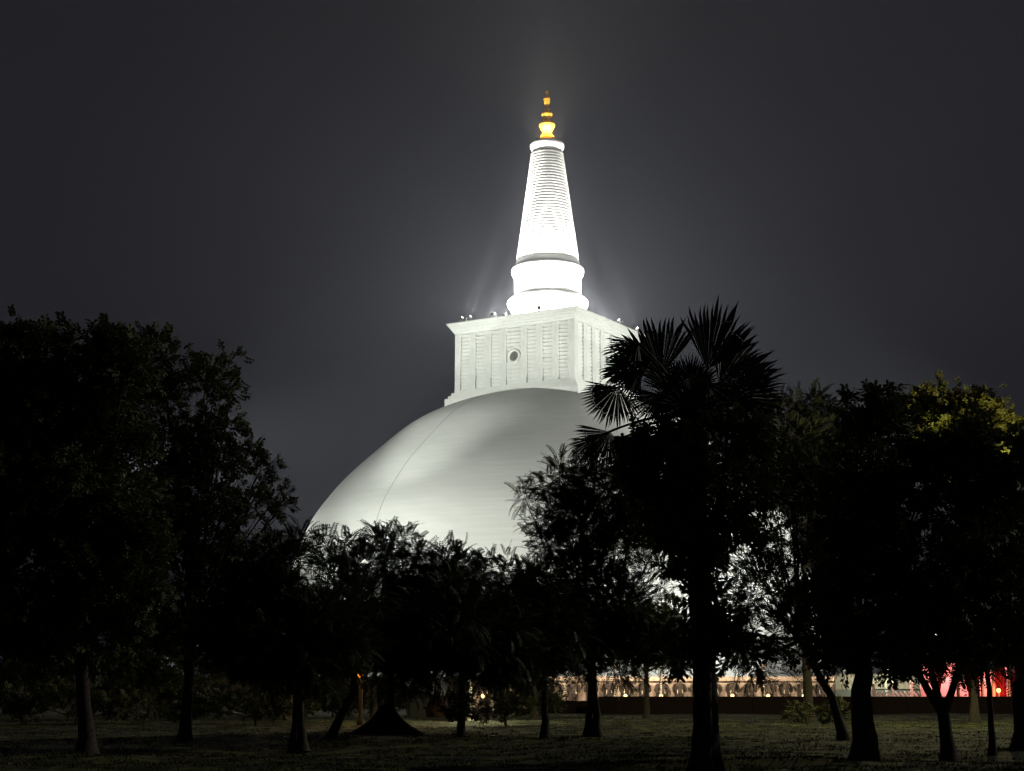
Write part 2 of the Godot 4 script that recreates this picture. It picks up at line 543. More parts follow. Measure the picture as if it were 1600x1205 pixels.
func floods() -> void:
	var r := 18.12
	# the cornice corners: left, near, right, far
	var cs := []
	for k in [-1, 0, 1, 2]:
		var t: float = TURN + k * PI / 2
		cs.append(STUPA + Vector3(sin(t) * r, 64.04, cos(t) * r))
	var white := Color(1.0, 0.985, 0.96)
	var spots := [
		[0, 0.105, 0.30, "leftmost glowing floodlight on the left roof corner of the chamber", 520.0],
		[0, 0.17, 0.30, "glowing floodlight second from the left roof corner, close beside the leftmost one", 520.0],
		[0, 0.36, 0.28, "single glowing floodlight a third along the left roof edge", 420.0],
		[0, 0.72, 0.25, "dark floodlight seen from behind on the left roof edge below the spire", 420.0],
		[1, 0.62, 0.25, "small bright floodlight on the right roof edge left of the palm", 420.0],
		[1, 0.90, 0.30, "floodlight at the right roof corner behind the palm", 620.0],
		[2, 0.5, 0.4, "floodlight on the far right roof edge behind the spire", 400.0],
		[3, 0.5, 0.4, "floodlight on the far left roof edge behind the spire", 400.0],
	]
	for s in spots:
		var a: Vector3 = cs[s[0]]
		var b: Vector3 = cs[(s[0] + 1) % 4]
		var at: Vector3 = a.lerp(b, s[1])
		at += (Vector3(STUPA.x, at.y, STUPA.z) - at).normalized() * s[2]
		var aim := STUPA + Vector3(0, 87, 0)
		var o := fixture("roof_floodlight", s[3], at, aim, "floodlights along the chamber roof", 0.68, M.flood_lens)
		var d := (aim - at).normalized()
		spot(o, at + Vector3(0, 0.5, 0) + d * 0.75, aim, white, s[4] * 0.22, 64.0, 1.0, 0.3)
		if s[1] < 0.2 or s[1] == 0.90:
			spot(o, at + Vector3(0, 0.5, 0) + d * 0.76, aim + Vector3(0, 15, 0), Color(1.0, 0.97, 0.9), 2800.0, 8.0, 0.6, 0.1)
	var around := ["nearest the lawn", "right of the nearest one", "on the right", "behind on the right", "behind the spire", "behind on the left", "on the left", "left of the nearest one"]
	for k in 8:
		var t := TAU * (k + 0.06) / 8
		var at := STUPA + Vector3(sin(t) * 11.2, 64.04, cos(t) * 11.2)
		var aim := STUPA + Vector3(0, 83, 0)
		var d := (aim - at).normalized()
		var o := fixture("spire_floodlight", "floodlight at the spire foot, " + around[k], at, aim, "floodlights close round the spire foot", 0.6, M.flood_lens)
		spot(o, at + Vector3(0, 0.45, 0) + d * 0.7, aim, white, 3000.0, 23.0, 1.0, 0.3)
		omni(o, Vector3(0, 0.45, 0) + d * 0.75, white, 250.0, 0.25)
	for k in 6:
		var t := TAU * (k + 0.35) / 6
		var at := STUPA + Vector3(sin(t) * 2.75, 98.16, cos(t) * 2.75)
		var aim := STUPA + Vector3(0, 106.0, 0)
		var o := fixture("finial_lamp", ["small lamp on the crown rim at the foot of the gold finial, facing the lawn", "small lamp on the crown rim at the right of the gold finial", "small lamp behind the right of the gold finial", "small lamp behind the gold finial", "small lamp behind the left of the gold finial", "small lamp on the crown rim at the left of the gold finial"][k], at, aim, "lamps round the gold finial", 0.22, M.lamp_glow_warm)
		spot(o, at + Vector3(0, 0.2, 0) + (aim - at).normalized() * 0.3, aim, Color(1.0, 0.93, 0.80), 150.0, 60.0, 1.0, 0.1)
	# floodlights on the terrace round the dome
	var gl := Color(0.98, 1.0, 0.955)
	var list := [
		[Vector3(-66, 3.6, 6), Vector3(-38, 24, 4), 3000.0, 30.0, "terrace floodlight at the left flank of the dome"],
		[Vector3(-52, 3.6, 58), Vector3(-18, 20, 30), 1100.0, 40.0, "terrace floodlight before the left of the dome"],
		[Vector3(-4, 3.6, 82), Vector3(-2, 18, 40), 800.0, 42.0, "terrace floodlight straight before the dome"],
		[Vector3(38, 3.6, 66), Vector3(16, 20, 32), 1100.0, 42.0, "terrace floodlight before the right of the dome"],
		[Vector3(68, 3.6, 20), Vector3(40, 20, 8), 2200.0, 36.0, "terrace floodlight at the right flank of the dome"],
	]
	for s in list:
		var at: Vector3 = STUPA + s[0]
		var aim: Vector3 = STUPA + s[1]
		var o := fixture("terrace_floodlight", s[4], at, aim, "floodlights round the dome", 0.8, M.flood_lens)
		spot(o, at + Vector3(0, 0.6, 0) + (aim - at).normalized() * 0.9, aim, gl, s[2], s[3], 1.0, 0.4)
	# two masts that light the square chamber
	for s in [[Vector3(-60, 0, 75), 3900.0, "tall mast with a floodlight aimed at the left face of the chamber"], [Vector3(70, 0, 72), 5400.0, "tall mast with a floodlight aimed at the right face of the chamber"]]:
		var foot: Vector3 = STUPA + s[0]
		var o := thing("floodlight_mast", s[2], "floodlight mast", foot, 0.0, "masts with floodlights for the chamber")
		var st := begin()
		tube(st, [Vector3.ZERO, Vector3(0, 25.6, 0)], [0.32, 0.15], 8)
		put("mast", done(st), M.pole_white, o)
		var aim := STUPA + Vector3(0, 57, 0)
		var hd := foot + Vector3(0, 26, 0)
		var d := (aim - hd).normalized()
		st = begin()
		box(st, Vector3(0, 26, 0), Vector3(1.1, 0.8, 0.4), Basis.looking_at(d, Vector3.UP))
		put("housing", done(st), M.dark_metal, o)
		st = begin()
		box(st, Vector3(0, 26, 0) + d * 0.21, Vector3(1.0, 0.7, 0.03), Basis.looking_at(d, Vector3.UP))
		put("lamp_lens", done(st), M.flood_lens, o)
		spot(o, hd + d * 0.4, aim, gl, s[1], 13.0, 0.9, 0.4)
		spot(o, hd + d * 0.4, STUPA + Vector3(-6 if s[0].x < 0 else 2, 44, 16), gl, 3000.0 if s[0].x < 0 else 3700.0, 36.0, 1.0, 0.4)


# ---------- terrace with its elephant wall ----------
func elephant_mesh() -> ArrayMesh:
	var st := begin()
	ball(st, Vector3(0, 1.45, 0.05), Vector3(0.62, 0.95, 0.45), Basis(), 14, 10)          # chest
	ball(st, Vector3(0, 2.15, 0.42), Vector3(0.46, 0.52, 0.44), Basis(), 14, 10)          # head
	ball(st, Vector3(0.16, 2.52, 0.36), Vector3(0.22, 0.20, 0.24), Basis(), 10, 8)        # crown of the head
	ball(st, Vector3(-0.16, 2.52, 0.36), Vector3(0.22, 0.20, 0.24), Basis(), 10, 8)
	for s in [-1.0, 1.0]:
		ball(st, Vector3(0.56 * s, 2.02, 0.25), Vector3(0.34, 0.55, 0.07), Basis(Vector3.UP, -0.5 * s) * Basis(Vector3.BACK, 0.25 * s), 12, 8)
		tube(st, [Vector3(0.34 * s, 1.3, 0.18), Vector3(0.35 * s, 0.7, 0.24), Vector3(0.35 * s, 0.2, 0.24), Vector3(0.35 * s, 0.0, 0.26)], [0.27, 0.22, 0.20, 0.25], 10)
	tube(st, [Vector3(0, 2.05, 0.72), Vector3(0, 1.75, 0.94), Vector3(0, 1.3, 0.98), Vector3(0, 0.85, 0.92), Vector3(0, 0.5, 0.90), Vector3(0, 0.34, 1.04)], [0.27, 0.21, 0.16, 0.13, 0.10, 0.08], 10)
	return done(st)

func terrace() -> void:
	var st := begin()
	box(st, Vector3(6.0, 1.7, -270.4), Vector3(168, 3.4, 158), Basis())
	tag(put("terrace", done(st), M.grey_stone), "", "", "", "structure")
	var w := thing("elephant_wall", "tan terrace wall with a row of dark stone elephants, lit by lamps behind the lawn", "wall", Vector3(6.0, 0, -190.6))
	st = begin()
	box(st, Vector3(0, 1.55, 0), Vector3(170, 3.1, 0.9))
	put("wall_face", done(st), M.tan_wall, w)
	st = begin()
	box(st, Vector3(0, 3.35, 0.12), Vector3(170.2, 0.5, 1.3))
	box(st, Vector3(0, 0.12, 0.55), Vector3(170.2, 0.25, 0.5))
	put("coping", done(st), M.tan_wall, w)
	var em := elephant_mesh()
	st = begin()
	for s in [-1.0, 1.0]:
		tube(st, [Vector3(0.22 * s, 1.85, 0.72), Vector3(0.30 * s, 1.5, 1.0), Vector3(0.29 * s, 1.32, 1.18)], [0.06, 0.05, 0.015], 6)
	var tm := done(st)
	var x := -30.0
	while x < 40.0:
		var e := put("elephant", em, M.elephant_stone, w)
		e.position = Vector3(x, 0.24, 0.5)
		put("tusks", tm, M.tusk, e)
		x += 2.08
	# small lamps standing between the elephants
	var first: Node3D = null
	x = -9.4
	var i := 0
	while x < 39.0:
		var at := Vector3(6.0 + x, 0, -188.6)
		var lb: String = ["first", "second", "third", "fourth", "fifth", "sixth", "seventh", "eighth", "ninth", "tenth", "eleventh", "twelfth", "thirteenth"][i] + " small warm lamp from the left along the foot of the elephant wall"
		var o := thing("wall_lamp", lb, "lamp", at, 0.0, "lamps at the foot of the elephant wall")
		st = begin()
		tube(st, [Vector3(0, 0, 0), Vector3(0, 1.15, 0)], [0.09, 0.07], 6)
		put("post", done(st), M.pole_white, o)
		st = begin()
		ball(st, Vector3(0, 1.36, 0), Vector3(0.22, 0.22, 0.22), Basis(), 10, 8)
		put("lamp_globe", done(st), M.lamp_glow_warm, o)
		omni(o, Vector3(0, 1.36, 0), Color(1.0, 0.87, 0.76), 2.6, 0.2)
		x += 4.16
		i += 1
	# tall white poles in front of the wall
	for q in [[6.05, "white light pole left of the double trunk"], [11.9, "white light pole just right of the double trunk"], [17.3, "white light pole left of the palm trunk"], [23.1, "tall white light pole right of the palm trunk"], [29.3, "white light pole under the sparse tree right of the palm"], [38.6, "white light pole beside the big right trunk"]]:
		pole("light_pole", q[1], Vector3(q[0], 0, -187.4), 4.7, M.pole_white, M.lamp_glow_warm, Color(1.0, 0.88, 0.74), 30.0, "white light poles before the elephant wall")

func pole(called: String, label: String, at: Vector3, h: float, pm: Material, gm: Material, c: Color, e: float, group := "", head := 0.2) -> Node3D:
	var o := thing(called, label, "lamp post", at, 0.0, group)
	var st := begin()
	tube(st, [Vector3.ZERO, Vector3(0, 0.3, 0), Vector3(0, 0.32, 0), Vector3(0, h, 0)], [0.2, 0.18, 0.11, 0.08], 8)
	put("post", done(st), pm, o)
	st = begin()
	ball(st, Vector3(0, h + head, 0), Vector3(head, head, head), Basis(), 12, 8)
	put("lamp_globe", done(st), gm, o)
	st = begin()
	lathe(st, [Vector2(head * 1.3, h + head * 1.95), Vector2(0.02, h + head * 2.6)], 12, false)
	put("cap", done(st), M.dark_metal, o)
	omni(o, Vector3(0, h + head, 0), c, e, head * 0.9)
	return o


# ---------- the low wall at the back of the lawn ----------
func boundary() -> void:
	var w := thing("boundary_wall", "long low dark wall across the back of the lawn", "wall", Vector3(34, 0, -130))
	var st := begin()
	box(st, Vector3(0, 0.6, 0), Vector3(54, 1.3, 0.4))
	put("wall_face", done(st), M.dark_wall, w)
	st = begin()
	box(st, Vector3(0, 1.32, 0), Vector3(54.1, 0.14, 0.56))
	put("coping", done(st), M.dark_wall, w)
	for k in 14:
		st = begin()
		box(st, Vector3(-26.8 + k * 4.12, 0.62, 0.05), Vector3(0.5, 1.26, 0.52))
		put("pier", done(st), M.dark_wall, w)
	var h := thing("boundary_wall", "short lower stretch of dark wall left of the long wall's end", "wall", Vector3(4.6, 0, -134))
	st = begin()
	box(st, Vector3(0, 0.45, 0), Vector3(5.6, 1.0, 0.4))
	put("wall_face", done(st), M.dark_wall, h)
	st = begin()
	box(st, Vector3(0, 0.98, 0), Vector3(5.7, 0.12, 0.52))
	put("coping", done(st), M.dark_wall, h)


func right_side() -> void:
	# white balustrade with slanting slabs
	var b := thing("balustrade", "white balustrade of slanting slabs between white posts right of the big trunk", "balustrade", Vector3(35.8, 0, -150))
	for k in 4:
		var st := begin()
		var hh := 2.5 if k in [1, 2] else 2.2
		box(st, Vector3(-2.2 + k * 1.75, hh / 2, 0), Vector3(0.26, hh, 0.26))
		ball(st, Vector3(-2.2 + k * 1.75, hh + 0.16, 0), Vector3(0.18, 0.18, 0.18), Basis(), 10, 8)
		put("post", done(st), M.pole_white, b)
	for k in 13:
		var st := begin()
		box(st, Vector3(-2.0 + k * 0.42, 1.42, 0.02), Vector3(0.17, 0.95, 0.12), Basis(Vector3.BACK, 0.72))
		put("slab", done(st), M.pole_white, b)
	var st := begin()
	box(st, Vector3(0.5, 0.5, 0), Vector3(5.6, 1.0, 0.34))
	put("kerb_base", done(st), M.pole_white, b)
	st = begin()
	box(st, Vector3(0.5, 2.0, -0.02), Vector3(5.6, 0.10, 0.10))
	put("rail", done(st), M.dark_metal, b)
	omni(pole("light_pole", "white lamp post above the slanting balustrade", Vector3(35.6, 0, -153.6), 3.5, M.pole_white, M.lamp_glow_white, Color(0.97, 1.0, 0.88), 26.0), Vector3(0, 2.9, 3.9), Color(1.0, 0.95, 0.8), 1.6, 0.1)
	# a plain tan wall behind it
	var tw := thing("side_wall", "plain lit tan wall behind the slanting balustrade", "wall", Vector3(36.4, 0, -158))
	st = begin()
	box(st, Vector3(0, 1.0, 0), Vector3(9.5, 2.0, 0.4))
	put("lower_wall", done(st), M.grey_stone, tw)
	st = begin()
	box(st, Vector3(0, 2.75, 0.06), Vector3(9.6, 1.5, 0.5))
	put("upper_wall", done(st), M.tan_wall, tw)
	# red draped pavilion
	var p := thing("pavilion", "open pavilion hung with red curtains and lit red from inside", "pavilion", Vector3(42.6, 0, -146))
	st = begin()
	box(st, Vector3(0, 0.2, -1.5), Vector3(9.6, 0.4, 5.0))
	put("floor_slab", done(st), M.grey_stone, p)
	st = begin()
	box(st, Vector3(0, 2.4, -3.8), Vector3(9.4, 4.0, 0.2))
	put("back_wall", done(st), M.pink_wall, p)
	st = begin()
	hexa(st, [Vector3(-5.2, 4.42, -4.4), Vector3(5.2, 4.42, -4.4), Vector3(-4.9, 5.0, -3.4), Vector3(4.9, 5.0, -3.4), Vector3(-5.2, 4.42, 1.4), Vector3(5.2, 4.42, 1.4), Vector3(-4.9, 5.0, 0.4), Vector3(4.9, 5.0, 0.4)])
	put("roof", done(st), M.dark_wall, p)
	for x in [-4.4, -2.45, -0.25, 0.75, 2.2, 4.4]:
		st = begin()
		tube(st, [Vector3(x, 0.4, 0.6), Vector3(x, 4.42, 0.6)], [0.17, 0.14], 10)
		put("column", done(st), M.pink_wall, p)
	curtain(p, -4.3, -3.2, 4.3, true, 1)
	curtain(p, -2.3, -1.1, 4.3, true, -1)
	curtain(p, -1.2, -0.4, 4.2, false, 0)
	curtain(p, 1.0, 2.0, 4.3, false, 0)
	curtain(p, 2.4, 4.2, 4.3, false, 0)
	st = begin()
	box(st, Vector3(0, 0.95, 0.75), Vector3(9.0, 0.08, 0.08))
	put("rail", done(st), M.dark_metal, p)
	for x in [-3.0, 0.2, 3.0]:
		var o := thing("pavilion_lamp", ["red lamp hanging in the left bay of the pavilion", "red lamp hanging in the middle bay of the pavilion", "red lamp hanging in the right bay of the pavilion"][[-3.0, 0.2, 3.0].find(x)], "lamp", Vector3(42.6 + x, 3.6, -147.6), 0.0, "lamps in the red pavilion")
		st = begin()
		ball(st, Vector3(0, 0, 0), Vector3(0.16, 0.2, 0.16), Basis(), 10, 8)
		put("lamp_bulb", done(st), M.lamp_glow_red, o)
		st = begin()
		tube(st, [Vector3(0, 0.18, 0), Vector3(0, 0.82, 0)], [0.015, 0.015], 4)
		put("cord", done(st), M.dark_metal, o)
		omni(o, Vector3.ZERO, Color(1.0, 0.66, 0.66), 14.0, 0.15)
	omni(pole("light_pole", "short lamp post with an orange globe before the right bay of the pavilion", Vector3(43.5, 0, -144.4), 1.7, M.pole_white, M.lamp_glow_warm, Color(1.0, 0.6, 0.4), 3.0), Vector3(0, 0.8, 0.6), Color(1, 0.5, 0.4), 0.4, 0.1)
	# lamps on tall masts, glimpsed through the crowns
	pole("mast_lamp", "tall mast with a small greenish lamp glimpsed between the trees right of the dome", Vector3(35.5, 0, -176), 14.3, M.pole_white, M.lamp_glow_green, Color(0.8, 1.0, 0.6), 12.0, "", 0.35)
	pole("mast_lamp", "tall mast with a white lamp glimpsed through the leaves over the pavilion", Vector3(40.3, 0, -152), 6.8, M.pole_white, M.lamp_glow_white, Color(0.97, 1.0, 0.9), 12.0, "", 0.25)
	pole("mast_lamp", "street lamp hidden among the right trees that lights the yellow-green treetop", Vector3(26.2, 0, -83.0), 12.4, M.dark_metal, M.lamp_glow_warm, Color(1.0, 0.95, 0.66), 150.0, "", 0.22)

func curtain(parent: Node3D, x0: float, x1: float, top: float, swag: bool, side: int) -> void:
	var st := SurfaceTool.new()
	st.begin(Mesh.PRIMITIVE_TRIANGLES)
	st.set_smooth_group(1)
	var nx := 28
	var ny := 12
	var pts := []
	for j in ny + 1:
		var v := float(j) / ny
		for i in nx + 1:
			var u := float(i) / nx
			var x := lerpf(x0, x1, u)
			if swag:
				var pull := sin(v * PI * 0.62) * 0.72
				x = lerpf(x, x0 if side > 0 else x1, pull)
			pts.append(Vector3(x, lerpf(top, 0.5, v), 0.30 + 0.07 * sin(u * 34.0 + v) * (0.4 + 0.6 * v)))
	for j in ny:
		for i in nx:
			var k := j * (nx + 1) + i
			quad(st, pts[k + nx + 1], pts[k], pts[k + 1], pts[k + nx + 2])
	put("curtain", done(st), M.red_cloth, parent)


func left_side() -> void:
	pole("street_lamp", "lamp post with a glowing orange globe left of the earth mound", Vector3(-7.95, 0, -85), 2.4, M.palm_bark, M.lamp_glow_orange, Color(1.0, 0.72, 0.38), 4.5, "", 0.2)
	pole("street_lamp", "short lamp post with a pale globe right of the white-roofed shed", Vector3(-2.35, 0, -92), 2.25, M.pole_white, M.lamp_glow_white, Color(1.0, 0.97, 0.75), 22.0, "", 0.13)
	pole("street_lamp", "lamp post with a pale yellow globe above the far bushes", Vector3(-1.7, 0, -140), 2.8, M.pole_white, M.lamp_glow_warm, Color(1.0, 0.95, 0.7), 12.0, "", 0.15)
	# a small shed with a pitched white roof
	var s := thing("shed", "small dark shed with a sloping white sheet roof between the trees", "shed", Vector3(-5.8, 0, -111))
	var st := begin()
	for q in [[-1.3, 2.55], [1.1, 1.75]]:
		for z in [-0.9, 0.9]:
			tube(st, [Vector3(q[0], 0, z), Vector3(q[0], q[1], z)], [0.06, 0.06], 6)
	put("posts", done(st), M.dark_metal, s)
	for k in 3:
		st = begin()
		var a := Vector3(-1.35 + k * 0.9, 2.80 - k * 0.30, 0)
		box(st, a + Vector3(0.45, -0.15, 0), Vector3(0.93, 0.05, 2.3), Basis(Vector3.BACK, -0.32) * Basis(Vector3.RIGHT, 0.55))
		put("roof_sheet", done(st), M.roof_white, s)
	st = begin()
	box(st, Vector3(-0.2, 0.8, -1.0), Vector3(2.2, 1.6, 0.1))
	put("back_board", done(st), M.dark_metal, s)
	var u := thing("clay_jar", "large brown clay jar beside the white-roofed shed", "jar", Vector3(-4.9, 0, -109.4))
	put("body", turned([Vector2(0.25, 0.0), Vector2(0.55, 0.35), Vector2(0.62, 0.8), Vector2(0.45, 1.2), Vector2(0.28, 1.35), Vector2(0.36, 1.5)], 18, true), M.clay_brown, u)


# ---------- trees ----------
var sprays := {}

func spray_mesh(kind: String) -> ArrayMesh:
	if sprays.has(kind): return sprays[kind]
	var r := RandomNumberGenerator.new()
	r.seed = 77
	var st := begin()
	if kind == "feather":
		var n := 9
		for i in n:
			var f := (i + 0.6) / n
			var p := Vector3(f * 0.58, -0.20 * f * f, 0)
			var ln := 0.155 * (1.0 - 0.6 * absf(f - 0.45))
			for s in [-1.0, 1.0]:
				var d := Vector3(0.55, -0.28 + r.randf_range(-0.2, 0.2), s).normalized()
				var w := d.cross(Vector3.UP).normalized() * 0.028
				var m := p + d * ln * 0.5
				tri(st, p, m + w, m - w)
				tri(st, m + w, p + d * ln, m - w)
		for i in 3:
			var a := Vector3(i * 0.2, -0.20 * pow(i * 0.2 / 0.58, 2), 0)
			var b := Vector3((i + 1) * 0.2, -0.20 * pow((i + 1) * 0.2 / 0.58, 2), 0)
			tri(st, a + Vector3(0, 0, 0.008), b, a - Vector3(0, 0, 0.008))
	else:
		for i in 20:
			var t := i * 2.4
			var f := i / 20.0
			var p := Vector3(f * 0.34, 0.02 * sin(t), 0.0)
			var d := Vector3(0.35 + 0.5 * f, 0.55 * cos(t) + 0.1, sin(t)).normalized()
			var ln := r.randf_range(0.10, 0.165)
			var side := d.cross(Vector3(r.randf_range(-0.4, 0.4), 1, r.randf_range(-0.4, 0.4))).normalized() * ln * 0.30
			var dip := Vector3(0, -0.02, 0)
			var a := p + d * 0.03
			var m1 := a + d * ln * 0.4
			var m2 := a + d * ln * 0.75 + dip
			var e := a + d * ln + dip * 2.0
			tri(st, a, m1 + side, m1 - side)
			quad(st, m1 - side, m1 + side, m2 + side * 0.75, m2 - side * 0.75)
			tri(st, m2 - side * 0.75, m2 + side * 0.75, e)
	sprays[kind] = done(st)
	return sprays[kind]

func tree(t: Dictionary) -> void:
	var r := RandomNumberGenerator.new()
	r.seed = hash(t.l)
	var base := Vector3(t.base[0], t.base[1], t.base[2])
	var cat := "shrub" if t.n == "shrub" else "tree"
	var root := thing(t.n, t.l, cat, base)
	var feather: bool = t.k == "feather"
	var fork := Vector3(t.fork[0], t.fork[1], t.fork[2]) - base
	var rad: float = t.r
	var forks := [fork]
	var starts := [Vector3(0, -0.15, 0)]
	if t.base2.size(): starts.append(Vector3(t.base2[0], -0.15, t.base2[2]) - base)
	if t.stems.size():
		forks = []
		for s in t.stems: forks.append(Vector3(s[0], s[1], s[2]) - base)
		var st := begin()
		tube(st, [Vector3(0, -0.15, 0), Vector3(0, 0.12, 0), fork * 0.5, fork], [rad * 1.7, rad * 1.25, rad, rad * 0.95], 9)
		put("trunk", done(st), M.bark, root)
		for f in forks:
			st = begin()
			tube(st, [fork + Vector3(0, -0.08, 0), fork.lerp(f, 0.4) + Vector3(0, -0.12, 0), f], [rad * 0.8, rad * 0.62, rad * 0.42], 8)
			put("stem", done(st), M.bark, root)
	else:
		for s0 in starts:
			var st := begin()
			var pts := []
			var rr := []
			var mid: Vector3 = (Vector3(t.lean[0], t.lean[1], t.lean[2]) - base) if t.lean.size() else Vector3.ZERO
			for k in 9:
				var f := k / 8.0
				var p: Vector3 = s0.lerp(fork, f)
				if t.lean.size():
					p = s0.lerp(mid, minf(1, f * 2)).lerp(mid.lerp(fork, maxf(0, f * 2 - 1)), smoothstep(0.3, 0.7, f))
				p += Vector3(r.randf_range(-1, 1), 0, r.randf_range(-1, 1)) * rad * 0.22 * (0.0 if k in [0, 8] else 1.0)
				pts.append(p)
				rr.append(rad * (1.0 + 0.5 * exp(-p.y * 3.0) - 0.30 * f))
			tube(st, pts, rr, 10)
			put("trunk", done(st), M.bark, root)
	# limbs to each leafy mass, then the leaves
	var where: Array[Transform3D] = []
	for b in t.blobs:
		var c := Vector3(b[0], b[1], b[2]) - base
		var rx: float = b[3]
		var ry: float = b[4]
		var rz := (rx + ry) * 0.5
		var dens: float = t.dens * b[5]
		var from: Vector3 = forks[0]
		for f in forks:
			if c.distance_to(f) < c.distance_to(from): from = f
		var area := PI * rx * ry
		var nc := maxi(3, int(area * (5.5 if feather else 3.2)))
		var heads := []
		for i in nc:
			var d := Vector3(r.randfn(), r.randfn(), r.randfn()).normalized()
			var q := pow(r.randf(), 0.42)
			heads.append(c + Vector3(d.x * rx, d.y * ry, d.z * rz) * q)
		var st := begin()
		var bend := from.lerp(c, 0.55) + Vector3(r.randf_range(-0.2, 0.2), -0.12 * from.distance_to(c) * r.randf_range(0.2, 1.0), r.randf_range(-0.2, 0.2))
		var lr := minf(rad * 0.5, 0.03 + 0.05 * rx)
		var pts := []
		var rr := []
		for k in 7:
			var f := k / 6.0
			var p := from.lerp(bend, f).lerp(bend.lerp(c, f), f)
			if k > 0: p += Vector3(r.randf_range(-1, 1), r.randf_range(-1, 1), r.randf_range(-1, 1)) * 0.05
			pts.append(p)
			rr.append(lerpf(lr, 0.018, f))
		tube(st, pts, rr, 6)
		for i in mini(nc, 9):
			var s: Vector3 = pts[3 + i % 4]
			tube(st, [s, s.lerp(heads[i], 0.5) + Vector3(0, 0.05, 0), heads[i]], [0.02, 0.013, 0.006], 4)
		put("limb", done(st), M.bark, root)
		var n := int(area * dens * (240.0 if feather else 75.0))
		var cr := (0.30 if feather else 0.27)
		if t.n == "yellow_tree" or t.n == "hazy_tree": cr = 0.5
		for i in n:
			var h: Vector3 = heads[r.randi() % nc]
			var off := Vector3(r.randfn(), r.randfn() * 0.75, r.randfn()) * cr * minf(1.0, rx * 1.4)
			var p := h + off
			var out := (p - c)
			out = out.normalized() * 0.8 + off.normalized() * 0.6 + Vector3(r.randfn(), r.randfn(), r.randfn()) * 0.45 + Vector3(0, 0.25, 0)
			out = out.normalized()
			var up := (Vector3.UP + Vector3(r.randfn(), r.randfn(), r.randfn()) * 0.35).normalized()
			var z := out.cross(up).normalized()
			var y := z.cross(out)
			var s := r.randf_range(0.65, 1.15) * (1.25 if t.n in ["yellow_tree", "hazy_tree"] else 1.0)
			where.append(Transform3D(Basis(out * s, y * s, z * s), p))
	var mm := MultiMesh.new()
	mm.transform_format = MultiMesh.TRANSFORM_3D
	mm.use_colors = true
	mm.mesh = spray_mesh("feather" if feather else "broad")
	mm.instance_count = where.size()
	for i in where.size():
		mm.set_instance_transform(i, where[i])
		var k := r.randf_range(0.55, 1.15)
		var c := Color(0.040, 0.052, 0.022)
		if t.k == "broad": c = Color(0.105, 0.120, 0.050)
		if t.k == "yellow": c = Color(0.17, 0.175, 0.04)
		if t.n == "hazy_tree": c = Color(0.045, 0.052, 0.035)
		if "purple" in t.l: c = Color(0.05, 0.03, 0.035)
		mm.set_instance_color(i, Color(c.r * k, c.g * k * r.randf_range(0.9, 1.1), c.b * k))
	var o := MultiMeshInstance3D.new()
	o.name = "crown"
	o.multimesh = mm
	o.material_override = M.leaf
	root.add_child(o, true)
	o.set_meta("kind", "stuff")
	count += where.size()

var count := 0


# ---------- the fan palm ----------
func fan_mesh(R: float, spread: float, dead: bool, r: RandomNumberGenerator) -> ArrayMesh:
	# the hub lies at the origin, the fan opens along +x in the x-y plane and its tips bend toward -z and hang
	var st := begin()
	var n := int(spread / 4.6)
	for i in n:
		var a := deg_to_rad(-spread / 2 + spread * (i + 0.5) / n)
		var da := deg_to_rad(spread / n) * 0.5
		var ln := R * r.randf_range(0.86, 1.05) * (1.0 - 0.18 * pow(absf(a) / deg_to_rad(spread / 2), 2))
		var split := 0.70 if not dead else 0.42
		var fold := 0.05 * R
		var hang := R * (0.14 if not dead else 0.28) * r.randf_range(0.5, 1.3)
		var p := func(f: float, o: float, z: float) -> Vector3: return Vector3(cos(a + o) * ln * f, sin(a + o) * ln * f, z)
		var zz := func(f: float) -> float: return -hang * f * f
		var l1: Vector3 = p.call(split, -da, zz.call(split) - fold * 0.4)
		var r1: Vector3 = p.call(split, da, zz.call(split) - fold * 0.4)
		var m1: Vector3 = p.call(split, 0.0, zz.call(split) + fold * 0.2)
		tri(st, Vector3.ZERO, l1, m1)
		tri(st, Vector3.ZERO, m1, r1)
		var j := r.randf_range(-0.03, 0.03)
		var l2: Vector3 = p.call(0.86, -da * 0.5 + j, zz.call(0.8) - fold * 0.2)
		var r2: Vector3 = p.call(0.86, da * 0.5 + j, zz.call(0.8) - fold * 0.2)
		var tip: Vector3 = p.call(1.0, j * 1.6, zz.call(1.0) - hang * 0.3 * r.randf())
		quad(st, l1, l2, r2, r1)
		tri(st, l2, tip, r2)
	return done(st)

